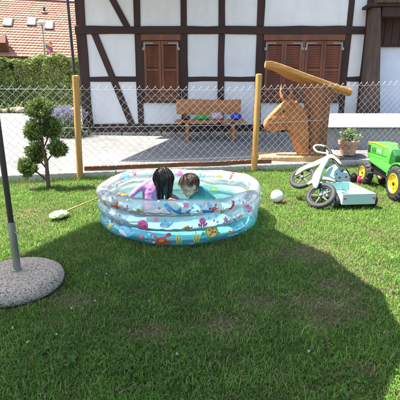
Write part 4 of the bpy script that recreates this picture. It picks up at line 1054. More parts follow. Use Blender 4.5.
def head_col(c, Rm, s, base=SK):
    RT = Rm.transposed(); c = Vector(c)
    def f(v):
        q = (RT @ (v-c))/s; col = Vector(base)
        if q.length < .14 and q.y > .03:
            k = math.exp(-(((abs(q.x)-.034)/.02)**2+((q.z+.035)/.018)**2)); col = col.lerp(Vector((.46, .20, .14)), .35*k)
            k = math.exp(-((q.x/.016)**2+((q.z+.053)/.008)**2)); col = col.lerp(Vector((.38, .13, .11)), .6*k)
            k = math.exp(-(((abs(q.x)-.031)/.018)**2+((q.z-.017)/.0042)**2)); col = col.lerp(Vector((.05, .03, .02)), .75*k)
            k = math.exp(-(((abs(q.x)-.030)/.014)**2+((q.z+.004)/.0035)**2)); col = col.lerp(Vector((.04, .02, .015)), .8*k)
        return col
    return f
def strands(name, roots, paths, width, mat, parent):
    V = []; F = []
    for pth in paths:
        n = len(pth); b = len(V); side = Vector((random.gauss(0, 1), random.gauss(0, 1), random.gauss(0, .3))).normalized()
        for i, q in enumerate(pth):
            t = (pth[min(i+1, n-1)]-pth[max(i-1, 0)]); sd = t.cross(side)
            sd = sd.normalized() if sd.length > 1e-6 else side
            w = width*(1 if i < n-1 else .25)
            V.append((q-sd*w)[:]); V.append((q+sd*w)[:])
        for i in range(n-1): F.append((b+2*i, b+2*i+1, b+2*i+3, b+2*i+2))
    o = bulk(name, np.array(V), np.array(F), None, mat, parent); o['kind'] = 'stuff'; return o

# --- boy: on hands and knees, face turned down to the left
hc = PL(189, 185.5, Vector((0, 3.44, 0)), Vector((0, 1, 0)))
BF = Vector((-.74, -.42, -.42)); BU = Vector((-.35, -.05, .93))
BR = frame(BF, BU); hs = 1.06
boy = thing('person', 'dark-haired child in a teal swim shirt leaning over the water in the pool', 'person', (hc.x+.1, hc.y+.05, .02))
mb = MB(); head_parts(mb, hc, BR, hs)
chest = Vector((hc.x+.105, hc.y+.07, .205)); pel = Vector((hc.x+.185, hc.y+.16, .10)); nk = hc+BR @ Vector((0, -.035, -.075))
cone(mb, nk+(hc-nk)*.3, chest+Vector((-.04, -.02, .02)), .042, .052)
cone(mb, chest, pel, .078, .080); cone(mb, chest+Vector((-.03, .06, 0)), chest+Vector((.0, -.07, 0)), .055, .055)
arms = []
for s in (-1, 1):
    sh = chest+Vector((-.03+.02*s, .085*s, .005)); el = sh+Vector((-.075, .035*s, -.085)); wr_ = el+Vector((-.055, -.012*s, -.058))
    arms.append((sh, el, wr_)); cone(mb, sh, el, .034, .027); cone(mb, el, wr_, .026, .019); hand(mb, wr_, (-.8, 0, -.35), (0, -s, 0), (0, 0, 1), .95)
    kn = pel+Vector((-.05, .075*s, -.105)); an = pel+Vector((.15, .07*s, -.118)); cone(mb, pel+Vector((0, .045*s, -.02)), kn, .055, .042); cone(mb, kn, an, .038, .024)
    cone(mb, an, an+Vector((.055, 0, -.012)), .024, .016)
remeshed('body', mb, 'skin', boy, .0048, 3, head_post(hc, BR, hs), head_col(hc, BR, hs))
mb = MB(); cone(mb, chest+(chest-pel).normalized()*.012, pel, .087, .094); cone(mb, chest+Vector((-.03, .06, 0)), chest+Vector((.0, -.07, 0)), .062, .062)
for sh, el, wr_ in arms: cone(mb, sh, sh+(el-sh)*.75, .041, .036)
remeshed('swim_shirt', mb, 'teal', boy, .007, 4)
mb = MB(); cone(mb, pel+Vector((.03, 0, -.03)), pel+Vector((.06, 0, -.04)), .082, .080); remeshed('swim_shorts', mb, 'cloth_dark', boy, .008, 3)
# hair: cap and short tufts flowing from the crown
def hair_ok(d):       # head-local direction (right, forward, up)
    if d.y > .25: return d.z > .46+.35*(d.y-.25)
    return d.z > -.42-.3*(d.y < -.3)+.0 and not (abs(d.x) > .80 and d.z < .05 and d.y > -.35)
mb = MB(); mb.ell((0, 0, 0), (1, 1, 1), None, 36, 26)
capv = []
cap = MB(); k = 36; n = 26; ids = {}
for i in range(n+1):
    t = math.pi*i/n
    for j in range(k):
        g = 2*math.pi*j/k; d = Vector((math.sin(t)*math.cos(g), math.sin(t)*math.sin(g), math.cos(t)))
        e = 1+.04*noise.noise(d*5); ids[i, j] = (cap.p(hc+BR @ (Vector((d.x*.079*e, -.012+d.y*.093*e, .018+d.z*.083*e))*hs)), d)
for i in range(n):
    for j in range(k):
        q = [ids[i, j], ids[i+1, j], ids[i+1, (j+1) % k], ids[i, (j+1) % k]]
        if all(hair_ok(a[1]) for a in q): cap.face([a[0] for a in q])
cap.build('hair', 'hair_brown', boy, smooth=True)
paths = []
crown = Vector((.05, -.45, .9)).normalized()
while len(paths) < 2600:
    d = Vector([random.gauss(0, 1) for _ in range(3)]).normalized()
    if not hair_ok(d): continue
    t = (d-crown); t = (t-d*t.dot(d)).normalized()+Vector([random.gauss(0, .35) for _ in range(3)])
    p0 = d; pth = []
    L = random.uniform(.25, .55)
    for i in range(4):
        q = (p0+t*(L*i/3)).normalized(); e = 1+.03+.035*i/3*random.random()
        pth.append(hc+BR @ (Vector((q.x*.079*e, -.012+q.y*.093*e, .018+q.z*.083*e))*hs))
    paths.append(pth)
strands('hair_tufts', None, paths, .0016, 'hair_brown', boy)

# --- girl: seen from behind, head bowed to the right, hair hanging
gc = PL(163.5, 179.3, Vector((0, 3.42, 0)), Vector((0, 1, 0)))
GF = Vector((.62, .50, -.60)); GU = Vector((.45, .2, .80)); GR = frame(GF, GU); gs = .98
girl = thing('person', 'child in a lilac long-sleeved swim shirt with long black hair hanging down', 'person', (gc.x-.08, gc.y, .02))
mb = MB(); head_parts(mb, gc, GR, gs)
gch = PL(151.5, 190.5, Vector((0, 3.40, 0)), Vector((0, 1, 0)))
gpe = Vector((gch.x-.01, gch.y-.02, .11)); gn = gc+GR @ Vector((0, -.04, -.075))
cone(mb, gn+(gc-gn)*.3, gch+Vector((.03, .02, .045)), .042, .046)
cone(mb, gch, gpe, .074, .082); cone(mb, gch+Vector((-.045, -.012, .028)), gch+Vector((.055, .035, .028)), .042, .042)
sh = PL(146.5, 184.8, Vector((0, 3.39, 0)), Vector((0, 1, 0))); el = PL(137.8, 189.5, Vector((0, 3.36, 0)), Vector((0, 1, 0))); wl_ = PL(131, 196, Vector((0, 3.29, 0)), Vector((0, 1, 0)))
garm = [(sh, el, wl_)]; cone(mb, sh, el, .032, .026); cone(mb, el, wl_, .025, .018); hand(mb, wl_, (-.35, -.4, -.85), (-.8, .3, 0), (-.3, -.5, .8), .98)
sh2 = gch+Vector((.085, .04, .022)); el2 = sh2+Vector((.085, .05, -.10)); wr2 = el2+Vector((.085, .02, -.05)); garm.append((sh2, el2, wr2))
cone(mb, sh2, el2, .036, .030); cone(mb, el2, wr2, .027, .019); hand(mb, wr2, (.9, .1, -.3), (0, 1, 0), (0, 0, 1), .98)
for s in (-1, 1):
    kn = gpe+Vector((.20, .12*s+.06, -.02)); an = gpe+Vector((.30, .06*s+.10, -.072)); cone(mb, gpe+Vector((.01, .05*s, -.03)), kn, .058, .042); cone(mb, kn, an, .038, .024); cone(mb, an, an+Vector((.06, .02, 0)), .023, .015)
remeshed('body', mb, 'skin', girl, .0052, 3, head_post(gc, GR, gs), head_col(gc, GR, gs))
mb = MB(); cone(mb, gch+Vector((0, 0, .004)), gpe, .080, .088); cone(mb, gch+Vector((-.045, -.012, .028)), gch+Vector((.055, .035, .028)), .049, .049)
for a, b, c in garm: cone(mb, a, b, .038, .031); cone(mb, b, b+(c-b)*.90, .030, .024)
def ruck(v):
    d = .004*noise.noise(Vector((v.x*22, v.y*22, v.z*34))); n_ = (v-Vector((gch.x, gch.y, v.z))); 
    return v+(n_.normalized()*d if n_.length > 1e-4 else Vector((0, 0, 0)))+noise.noise_vector(v*38)*.0035
remeshed('swim_shirt', mb, 'lilac', girl, .007, 4, ruck)
mb = MB(); cone(mb, gpe+Vector((0, 0, .01)), gpe+Vector((.03, 0, -.02)), .094, .092); remeshed('swim_bottoms', mb, 'magenta', girl, .009, 3)
cap = MB(); ids = {}
def girl_ok(d): return not (d.y > .35 and d.z < .55)
for i in range(n+1):
    t = math.pi*i/n
    for j in range(k):
        g = 2*math.pi*j/k; d = Vector((math.sin(t)*math.cos(g), math.sin(t)*math.sin(g), math.cos(t)))
        ids[i, j] = (cap.p(gc+GR @ (Vector((d.x*.081, -.012+d.y*.095, .016+d.z*.086))*gs)), d)
for i in range(n):
    for j in range(k):
        q = [ids[i, j], ids[i+1, j], ids[i+1, (j+1) % k], ids[i, (j+1) % k]]
        if all(girl_ok(a[1]) for a in q): cap.face([a[0] for a in q])
cap.build('hair', 'hair_black', girl, smooth=True)
paths = []
hx_ = Vector((1, 0, 0))
while len(paths) < 2400:
    d = Vector([random.gauss(0, 1) for _ in range(3)]).normalized()
    if not girl_ok(d): continue
    e = 1.03+random.uniform(0, .06)
    w0 = gc+GR @ (Vector((d.x*.081*e, -.012+d.y*.095*e, .016+d.z*.086*e))*gs)
    rad = .094*gs*e; pth = [w0]; q = w0.copy()
    zend = random.choice((random.uniform(.13, .20), random.uniform(.17, .30)))
    lock = math.floor((q.x-gc.x)/.05); 
    out = (q-gc); az = Vector((out.x, out.y, 0)); az = az.normalized() if az.length > .01 else Vector((random.gauss(0, 1), random.gauss(0, 1), 0)).normalized()
    # slide down over the skull, then hang
    th0 = math.acos(max(-1, min(1, out.normalized().z)))
    if th0 < 1.45:
        for m_ in range(1, 5):
            th = th0+(1.5-th0)*m_/4; pth.append(gc+Vector((az.x*math.sin(th), az.y*math.sin(th), math.cos(th)))*rad)
    q = pth[-1].copy(); z0 = q.z; tgt = Vector((gc.x-.035 if az.x < .15 else gc.x+.035, gc.y-.075 if az.y < .4 else gc.y+.06, 0))
    for m_ in range(1, 8):
        u = m_/7; z = z0+(zend-z0)*u; xy = Vector((q.x, q.y, 0)).lerp(tgt, .62*u**.8)
        pth.append(Vector((xy.x+random.gauss(0, .0018), xy.y+random.gauss(0, .0018), z)))
    paths.append(pth)
strands('hair_locks', None, paths, .0026, 'hair_black', girl)

# pool toys seen through the wall: orange float
def toy(px0, px1, py, y, col, name, label, cat):
    a, b = Y(px0, py, y), Y(px1, py, y); mb = MB(); c = (a+b)/2
    mb.ell(c, ((b.x-a.x)/2, .035, .018), None, 18, 10, lambda d: 1+.1*abs(d.x)); mb.ell(c+Vector((-(b.x-a.x)*.2, 0, .012)), (.02, .02, .016), None, 10, 8); return tag(mb.build(name, col, smooth=True), label, cat)
M['orange'] = pm('orange_plastic', (.80, .17, .03), (.72, .13, .02), .35, 6)
toy(116, 128, 195.5, 3.30, 'orange', 'toy_boat', 'orange toy floating left of the child in lilac', 'toy')
toy(168, 177, 201, 3.12, 'orange', 'toy_boat', 'orange toy floating below the hanging black hair', 'toy')

# ================================================================= BALANCE BIKE
bn = Vector((-.50, -.48, .72)).normalized()
WB = G(321, 195.5, .118)
bike = thing('balance_bike', 'cream and mint wooden balance bike fallen over on the grass', 'bicycle', (WB.x, WB.y, 0))
def pb_(px, py, off=0): return PL(px, py, WB, bn)+bn*off
WA = pb_(302.5, 177.5)
def wheel(c, R, r, ax, par, spoke='mint', lug=.0):
    mb = MB(); mb.torus(c, ax, R-r, r, 48, 12, .003, 48); o = mb.build('wheel', 'rubber', par, smooth=True)
    mb = MB(); mb.torus(c, ax, R-2*r+.002, .009, 36, 8); mb.build('rim', 'blackp', o, smooth=True)
    mb = MB(); mb.lathe([(.0, -.022), (.016, -.022), (.02, -.012), (.02, .012), (.016, .022), (0, .022)], c, 14, ax); mb.build('wheel_hub', 'steel', o, smooth=True)
    Q = Vector((0, 0, 1)).rotation_difference(ax).to_matrix()
    for i in range(5):
        g = 2*math.pi*i/5; e = Q @ Vector((math.cos(g), math.sin(g), 0)); sd = Q @ Vector((-math.sin(g), math.cos(g), 0))
        mb = MB(); mb.prism([c+e*.016-sd*.012-ax*.005, c+e*.016+sd*.012-ax*.005, c+e*(R-2*r)+sd*.007-ax*.005, c+e*(R-2*r)-sd*.007-ax*.005], ax*.01); mb.build('spoke', 'blackp', o)
    return o
wheel(WB, .158, .026, bn, bike); wheel(WA, .150, .025, bn, bike)
def chaikin(p):
    out = []
    for a, b in zip(p, p[1:]+p[:1]): out += [(a[0]*.75+b[0]*.25, a[1]*.75+b[1]*.25), (a[0]*.25+b[0]*.75, a[1]*.25+b[1]*.75)]
    return out
def plate(name, pts, th, mat, off=0):
    pts = chaikin(chaikin(pts)); q = [pb_(a, b, off-th/2) for a, b in pts]; mb = MB(); mb.prism(q, bn*th); return auto_smooth(mb.build(name, mat, bike, bevel=.004), 40)
plate('frame', [(333, 155), (326, 159), (314, 164.5), (304, 168.3), (298.5, 172.5), (295.5, 178), (299, 176.5), (305, 172), (313, 169.2), (320, 166.8), (328, 162), (333.5, 159), (341, 167), (343, 165.3)], .026, 'cream', .03)
plate('fork', [(329.5, 160.5), (325.5, 164.5), (320.5, 171), (315.6, 178), (313.8, 185), (315.3, 190.5), (317.6, 193), (320, 189.5), (321.6, 184), (323, 178), (326.5, 170), (331, 163)], .026, 'mint', .065)
plate('fork', [(331, 160.5), (327.5, 164.5), (324.5, 171), (322.0, 178), (320.5, 186), (320.5, 194), (322.5, 195), (325, 190), (326, 180), (329.5, 170), (333, 163)], .02, 'mint', -.045)
plate('seat_beam', [(307.5, 184.8), (309, 186.8), (315, 183.5), (323, 181), (330, 181.8), (336.5, 183.8), (336, 181.8), (329, 179), (321, 178.2), (314, 181)], .03, 'cream', .02)
c = pb_(328.5, 158.5, .02)
def spline(q, m=5):
    out = []; n = len(q)
    for i in range(n-1):
        p0, p1, p2, p3 = q[max(i-1, 0)], q[i], q[i+1], q[min(i+2, n-1)]
        for k in range(m):
            u = k/m; out.append(.5*((2*p1)+(p2-p0)*u+(2*p0-5*p1+4*p2-p3)*u*u+(3*p1-p0-3*p2+p3)*u**3))
    return out+[q[-1]]
def bar(pts, r, name, mat):
    mb = MB(); mb.tube(spline([pb_(*p) for p in pts]), r, 10); return mb.build(name, mat, bike, smooth=True)
bar([(330, 160, .0), (328, 156, .03), (324, 155.8, .05), (318.5, 155, .06), (315.5, 151.5, .06), (317, 149, .06), (322, 148.2, .05), (327, 149.2, .04)], .011, 'handlebar', 'mint')
bar([(326, 148.6, .04), (329.5, 150.5, .02), (331.3, 154.5, .0)], .017, 'grip', 'blackp')
bar([(331, 157, .02), (336, 163, .0), (342, 169.5, -.03)], .013, 'steering_tube', 'blackp')

# ================================================================= DOLL PUSHCHAIR (blue dotted fabric)
dc = G(343, 181.5, .0)
doll = thing('toy_pushchair', 'tipped-over toy pushchair with pale blue red-dotted fabric and a magenta hub', 'toy pushchair', dc)
def dp(px, py, dy=0): return Y(px, py, dc.y+dy)
mb = MB(); q = [(333.5, 171), (338, 167), (341, 166.5), (343, 171), (347.5, 172), (350, 176), (350.5, 181.5), (345, 182.5), (338, 182), (334, 179)]
mb.prism([dp(a, b, -.10) for a, b in q], (0, .20, 0)); fab = remeshed('fabric_seat', mb, 'paleblue', doll, .010, 6)
for px, py in ((339.5, 177.5), (346, 176.8), (341, 171), (336.5, 174)):
    mb = MB(); c = dp(px, py, -.098); mb.ell(c, (.019 if px > 338 and py > 176 else .012, .006, .017 if py > 176 else .011), None, 12, 8); mb.build('dot', 'red' if py > 176 else 'cloth_blue', fab, smooth=True)
mb = MB(); mb.tube([dp(338.5, 165.5), dp(344, 170, -.02), dp(352, 177, -.05), dp(357, 183, -.05)], .009, 8); mb.build('frame', 'blackp', doll, smooth=True)
mb = MB(); mb.tube([dp(341, 163, .1), dp(347, 170, .08), dp(353, 180, .05)], .009, 8); mb.build('frame', 'blackp', doll, smooth=True)
for px, py, dy, R, hb in ((353.5, 177.5, -.02, .070, 'blackp'), (360.5, 180, -.08, .062, 'magenta')):
    ax = Vector((.45, -.85, .25)).normalized(); c = dp(px, py, dy)
    mb = MB(); mb.torus(c, ax, R-.014, .014, 28, 10); w_ = mb.build('wheel', 'rubber' if hb == 'blackp' else 'magenta', doll, smooth=True)
    mb = MB(); mb.lathe([(0, -.016), (R-.02, -.012), (R-.016, 0), (R-.02, .012), (.02, .022), (0, .022)], c, 20, ax); mb.build('wheel_hub', hb, w_, smooth=True)

# ================================================================= MINT TRAILER
t0_, t1_ = G(343, 194.5, .165), G(376.3, 193.6, .165); t2_, t3_ = G(334.8, 181.6, .165), G(359.5, 182.2, .165)
tr = thing('toy_trailer', 'mint green open toy trailer with red reflectors beside the fallen bike', 'trailer', ((t0_+t1_)/2-Vector((0, 0, .165))))
ux = (t1_-t0_); W = ux.length; ux.normalize(); uy = ((t2_+t3_)/2-(t0_+t1_)/2); LN = min(uy.length, .56); uy = (uy-ux*uy.dot(ux)).normalized(); uz = Vector((0, 0, 1))
TM = Matrix((ux, uy, uz)).transposed().to_4x4(); TM.translation = Vector((t0_.x, t0_.y, 0))
zb_, zt_ = .055, .168; th = .012
def tbx(name, lo, hi, mat='mint_deep', par=tr, bev=.004): return MB(TM).box(lo, hi).build(name, mat, par, bevel=bev)
tf = tbx('tailboard', (0, 0, zb_), (W, th, zt_)); tbx('headboard', (0, LN-th, zb_), (W, LN, zt_))
tbx('side_board', (0.0005, th+.001, zb_), (th, LN-th-.001, zt_-.001)); tbx('side_board', (W-th, th+.001, zb_), (W-.0005, LN-th-.001, zt_-.001)); tbx('bed', (th, th, zb_+.005), (W-th, LN-th, zb_+.018), 'mint')
for x in (.014, W-.034): tbx('reflector', (x, -.008, .110), (x+.020, -.0005, .134), 'red', tf, .003)
for x in (-.032, W+.030):
    c = TM @ Vector((x, .10, .078)); mb = MB(); mb.torus(c, ux, .058, .020, 36, 10, .002, 36); w_ = mb.build('wheel', 'rubber', tr, smooth=True)
    mb = MB(); mb.lathe([(0, -.014), (.045, -.012), (.045, .012), (0, .014)], c, 20, ux); mb.build('wheel_hub', 'mint', w_, smooth=True)
MB(TM).tube([(-.05, .10, .078), (W+.05, .10, .078)], .008, 8).build('axle', 'steel', tr)
MB(TM).tube([(W/2, LN, .065), (W/2, LN+.12, .075), (W/2-.02, LN+.22, .10)], .011, 8).build('drawbar', 'blackp', tr)

# ================================================================= TRACTOR
rw = G(394.5, 200.5); fw = G(364, 179)
TX = 2.33
tc = thing('pedal_tractor', 'green toy pedal tractor with yellow wheel hubs parked by the fence', 'toy tractor', (TX, 4.6, 0))
rwc = Y(394, 182.5, 4.12); fwc = Y(362.5, 167.2, 4.98)
hd = Vector((TX-.01, 4.98, 0))-Vector((TX, 4.12, 0))
def twheel(c, R, w, par, nl):
    ax = Vector((-1, 0, 0)); c = Vector(c); mb = MB(); n = nl*4
    prof = [(-.5, .60), (-.5, .84), (-.40, .95), (0, 1.0), (.40, .95), (.5, .84), (.5, .60)]
    for i in range(n):
        g = 2*math.pi*i/n; l = i % 4
        for a, rr in prof:
            q = rr*R
            if rr > .9 and ((l < 2 and a <= 0) or (l >= 2 and a >= 0)): q += .016
            elif rr > .8 and rr < .9 and ((l < 2 and a < 0) or (l >= 2 and a > 0)): q += .008
            mb.p(c+Vector((-a*w*1.0*-1, q*math.cos(g), q*math.sin(g))))
    k = len(prof)
    for i in range(n):
        for j in range(k): mb.face((i*k+j, i*k+(j+1) % k, ((i+1) % n)*k+(j+1) % k, ((i+1) % n)*k+j))
    o = mb.build('wheel', 'rubber', par)
    mb = MB(); mb.lathe([(0, -w*.40), (R*.26, -w*.42), (R*.30, -w*.25), (R*.50, -w*.32), (R*.585, -w*.53), (R*.62, -w*.50), (R*.62, w*.50), (R*.58, w*.53), (R*.50, w*.32), (R*.3, w*.25), (R*.26, w*.42), (0, w*.40)], c, 30, (1, 0, 0)); h = auto_smooth(mb.build('wheel_hub', 'yellow', o), 40)
    for i in range(6):
        g = 2*math.pi*i/6
        for sd in (-1, 1):
            pass
        mb = MB(); mb.ell(c+Vector((-w*.34, R*.40*math.cos(g), R*.40*math.sin(g))), (.012, R*.055, R*.055), None, 8, 6); mb.build('bolt', 'yellow', o, smooth=True)
    mb = MB(); mb.ell(c+Vector((-w*.44, 0, 0)), (.012, R*.12, R*.12), None, 10, 6); mb.build('hub_cap', 'blackp', o, smooth=True)
Rr, Rf = .185, .145
lxr = rwc.x+.045; lxf = fwc.x+.05
for x in (lxr, 2*TX-lxr): twheel((x, 4.12, Rr), Rr, .115, tc, 18)
for x in (lxf, 2*TX-lxf): twheel((x, 4.98, Rf), Rf, .10, tc, 16)
def tprism(name, pts, x0, x1, mat, bev=.012, par=tc):       # pts in (y, z) side view
    pts = [(4.42+(a-4.42)*.84 if a > 4.42 else a, b) for a, b in pts]; mb = MB(); mb.prism([(x0, a, b) for a, b in pts], (x1-x0, 0, 0)); return auto_smooth(mb.build(name, mat, par, bevel=bev), 35)
hw = .118
hood = tprism('hood', [(4.42, .34), (4.40, .50), (4.50, .545), (4.85, .565), (5.10, .555), (5.16, .52), (5.14, .38), (5.08, .33)], TX-hw, TX+hw, 'green', .02)
tprism('hood_stripe', [(4.52, .525), (4.86, .548), (5.12, .538), (5.12, .552), (4.86, .562), (4.52, .541)], TX-hw-.004, TX+hw+.004, 'yellow', .002, hood)
tprism('grille', [(5.02, .42), (5.02, .52), (5.12, .515), (5.11, .42)], TX-hw-.005, TX+hw+.005, 'blackp', .003, hood)
for i in range(3):
    y = 4.84+.05*i; tprism('vent', [(y, .44), (y, .50), (y+.028, .50), (y+.028, .44)], TX-hw-.004, TX+hw+.004, 'dkgreen', .002, hood)
tprism('panel_gap', [(4.50, .425), (4.50, .431), (4.98, .431), (4.98, .425)], TX-hw-.003, TX+hw+.003, 'dkgreen', 0, hood)
tprism('panel_gap', [(4.62, .431), (4.62, .52), (4.626, .52), (4.626, .431)], TX-hw-.003, TX+hw+.003, 'dkgreen', 0, hood)
tprism('side_decal', [(4.68, .455), (4.68, .485), (4.80, .49), (4.80, .46)], TX-hw-.003, TX+hw+.003, 'white', 0, hood)
tprism('engine_block', [(4.40, .16), (4.40, .345), (5.08, .335), (5.10, .2), (4.95, .15)], TX-.085, TX+.085, 'blackp')
tprism('side_panel', [(4.30, .22), (4.30, .335), (4.62, .37), (5.04, .36), (5.0, .30), (4.62, .26)], TX-.125, TX+.125, 'green', .012)
tprism('chassis', [(3.96, .17), (3.96, .30), (4.42, .30), (4.42, .17)], TX-.12, TX+.12, 'green')
tprism('dashboard', [(4.30, .30), (4.30, .47), (4.41, .53), (4.41, .30)], TX-.11, TX+.11, 'dkgreen')
for s in (-1, 1):                                            # mudguards over the rear wheels
    mb = MB(); secs = []; xa = TX+s*.13; xb = TX+s*(TX-lxr+.035)
    for i in range(10):
        g = math.pi*(.06+.80*i/9); r1, r2 = Rr+.030, Rr+.048
        secs.append([mb.p((x, 4.12+r*math.cos(g), Rr+r*math.sin(g))) for x, r in ((xa, r1), (xb, r1), (xb, r2), (xa, r2))])
    for a, b in zip(secs, secs[1:]):
        for q in range(4): mb.face((a[q], a[(q+1) % 4], b[(q+1) % 4], b[q]))
    mb.face(secs[0]); mb.face(secs[-1][::-1]); mb.build('mudguard', 'green', tc, bevel=.006)
tprism('seat', [(3.90, .31), (3.86, .52), (3.90, .53), (3.97, .37), (4.16, .36), (4.16, .31)], TX-.12, TX+.12, 'blackp', .015)
mb = MB(); sc_ = Vector((TX, 4.27, .575)); ax = Vector((0, -.55, .83)).normalized(); mb.torus(sc_, ax, .095, .012, 32, 10); sw = mb.build('steering_wheel', 'blackp', tc, smooth=True)
for g in (0, 2.1, 4.2):
    e = (Vector((0, 0, 1)).rotation_difference(ax).to_matrix()) @ Vector((math.cos(g), math.sin(g), 0)); mb = MB(); mb.tube([sc_, sc_+e*.092], .008, 6); mb.build('spoke', 'blackp', sw)
mb = MB(); mb.tube([sc_, Vector((TX, 4.36, .47))], .014, 8); mb.build('steering_column', 'blackp', tc)
for y, x, R in ((4.12, lxr, 0), (4.98, lxf, 0)):
    mb = MB(); mb.tube([(x, y, Rr if y < 4.5 else Rf), (2*TX-x, y, Rr if y < 4.5 else Rf)], .014, 8); mb.build('axle', 'blackp', tc)
for s in (-1, 1):
    mb = MB(); mb.tube([(TX+s*.10, 4.78, .17), (TX+s*.20, 4.78, .17)], .010, 8); pd_ = mb.build('pedal', 'blackp', tc)
    MB().box((TX+s*.17-.035, 4.74, .155), (TX+s*.17+.035, 4.83, .185)).build('pedal_block', 'blackp', tc, bevel=.005)

# ================================================================= BALL, NET, SMALL THING
bq = G(277, 202.3); br_ = 6.4*(bq.y*CP+1.0*SP)/FPX
ball = MB(); ball.ell((bq.x, bq.y+.02, br_-.004), (br_,)*3, None, 32, 20); o = ball.build('ball', 'white', smooth=True); tag(o, 'white ball lying on the grass right of the pool', 'ball')
for k in range(3):
    sm = MB(); ax = (Vector((1, 0, .3)), Vector((0, 1, .2)), Vector((-.2, .3, 1)))[k].normalized(); sm.torus((bq.x, bq.y+.02, br_-.004), ax, br_+.0002, .0012, 40, 6)
    s_ = sm.build('seam', 'white', smooth=True); s_.parent = o
sq = G(283.3, 203); sm = MB(); sm.ell((sq.x, sq.y, .018), (.028, .02, .02), Matrix.Rotation(.5, 3, 'Z'), 14, 10, lambda d: 1+.2*noise.noise(d*2)); tag(sm.build('clay_shard', 'brownthing', smooth=True), 'small brown lump touching the white ball', 'shard')
n0, n1 = G(59.5, 218), G(97.5, 204.5)
net = thing('landing_net', 'pale yellow children\'s dip net with wooden stick lying on the grass', 'net', n0)
dirn = (n1-n0).normalized()
mb = MB(); mb.tube([n0+dirn*.08+Vector((0, 0, .045)), n0+dirn*.25+Vector((0, 0, .055)), n1+Vector((.05, .02, .085))], .0075, 8); mb.build('stick', 'stick', net, smooth=True)
mb = MB(); k = 30; n_ = 14; sd = Vector((-dirn.y, dirn.x, 0))
for i in range(n_+1):
    t = math.pi*i/n_
    for j in range(k):
        g = 2*math.pi*j/k; d = Vector((math.sin(t)*math.cos(g), math.sin(t)*math.sin(g), math.cos(t))); m_ = 1+.28*noise.noise(d*2.6+Vector((3, 0, 0)))+.12*noise.noise(d*6)
        mb.p(n0+dirn*(d.x*.092*m_)+sd*(d.y*.075*m_)+Vector((0, 0, max(.012, .035+d.z*.034*m_))))
for i in range(n_):
    for j in range(k): mb.face((i*k+j, (i+1)*k+j, (i+1)*k+(j+1) % k, i*k+(j+1) % k))
mb.build('net_bag', 'net', net, smooth=True)
#mb = MB(); mb.torus(n0+dirn*.03+Vector((0, 0, .052)), (Vector((.1, -.2, 1))).normalized(), .066, .003, 30, 8); mb.build('hoop', 'net', net, smooth=True)

# ================================================================= LAWN GRASS
def in_view(n, x0, x1, y0, y1): return np.stack([RNG.uniform(x0, x1, n), RNG.uniform(y0, y1, n)], 1)
NB = 430000
u = RNG.random(int(NB*2.6)); yy = .95+(6.7-.95)*u**1.25; xx = RNG.uniform(-1, 1, len(yy))*(yy*.60+.75)
lim = np.array([1.0])
fy = FL.y+(xx-FL.x)*FT.y/FT.x
keep = yy < fy+.015
keep &= np.hypot(xx-PC.x, yy-PC.y) > PR+.035
keep &= np.hypot(xx-bc.x, yy-bc.y) > .29
xx, yy, fy = xx[keep], yy[keep], fy[keep]
pn1 = np.array([noise.noise(Vector((a*1.6, b*1.6, 0))) for a, b in zip(xx, yy)]); pn2 = np.array([noise.noise(Vector((a*6.5, b*6.5, 4))) for a, b in zip(xx, yy)])
bare = np.zeros(len(xx))
for px, py, rx, ry in ((303, 253, .22, .14), (318, 303, .20, .14), (366, 368, .06, .035), (72, 300, .13, .09), (222, 322, .14, .10), (330, 285, .12, .1), (325, 318, .12, .09), (255, 300, .12, .08), (150, 330, .1, .07)):
    q = G(px, py); bare = np.maximum(bare, np.exp(-(((xx-q.x)/rx)**2+((yy-q.y)/ry)**2)))
dens = np.clip(.80+.35*pn1+.45*pn2-.42*bare*(1+pn2), .06, 1)
k = RNG.random(len(xx)) < dens; xx, yy, fy, pn1, pn2, bare = (a[k][:NB] for a in (xx, yy, fy, pn1, pn2, bare))
n = len(xx)
edge = (np.clip(1-(fy-yy)/.12, 0, 1)+np.clip(1-(np.hypot(xx-PC.x, yy-PC.y)-PR-.03)/.07, 0, 1)*.5)
H = RNG.gamma(6, .0037, n)*(1+.35*pn1)*(1+edge*.9)*(1-.45*bare); H = np.clip(H, .012, .13)
g = RNG.uniform(0, 2*np.pi, n); lean = RNG.beta(2, 2, n)*1.15; Wd = RNG.uniform(.0009, .0020, n)*(1+.13*yy)
dx, dy = np.cos(g), np.sin(g); sx, sy = -dy, dx
b0 = np.stack([xx, yy, np.full(n, -.012)], 1); sv_ = np.stack([sx, sy, np.zeros(n)], 1)*Wd[:, None]; dv = np.stack([dx, dy, np.zeros(n)], 1)
mid = b0+dv*(H*lean*.35)[:, None]+np.stack([np.zeros(n)]*2+[H*.6], 1); tip = b0+dv*(H*lean)[:, None]+np.stack([np.zeros(n)]*2+[H*(1-.35*lean**2)], 1)
V = np.stack([b0-sv_, b0+sv_, mid-sv_*.85, mid+sv_*.85, tip], 1).reshape(-1, 3)
o5 = np.arange(n)[:, None]*5; F = np.concatenate([o5+np.array([[0, 1, 3]]), o5+np.array([[0, 3, 2]]), o5+np.array([[2, 3, 4]])], 0)
gcol = np.array([(.115, .24, .034), (.15, .285, .046), (.08, .185, .024), (.205, .32, .075), (.25, .335, .105)])[RNG.integers(0, 5, n)]
dry = np.array([(.34, .28, .13), (.27, .23, .11), (.42, .36, .19)])[RNG.integers(0, 3, n)]
isd = RNG.random(n) < np.clip(.035+.12*np.clip(-pn1, 0, 1)+.06*pn2+.45*bare, .01, .9)
gcol = np.where(isd[:, None], dry, gcol)*(1+.20*pn1+.32*pn2+RNG.normal(0, .16, n))[:, None]; gcol = np.clip(gcol, .01, .6)
C5 = np.repeat(gcol, 5, 0)
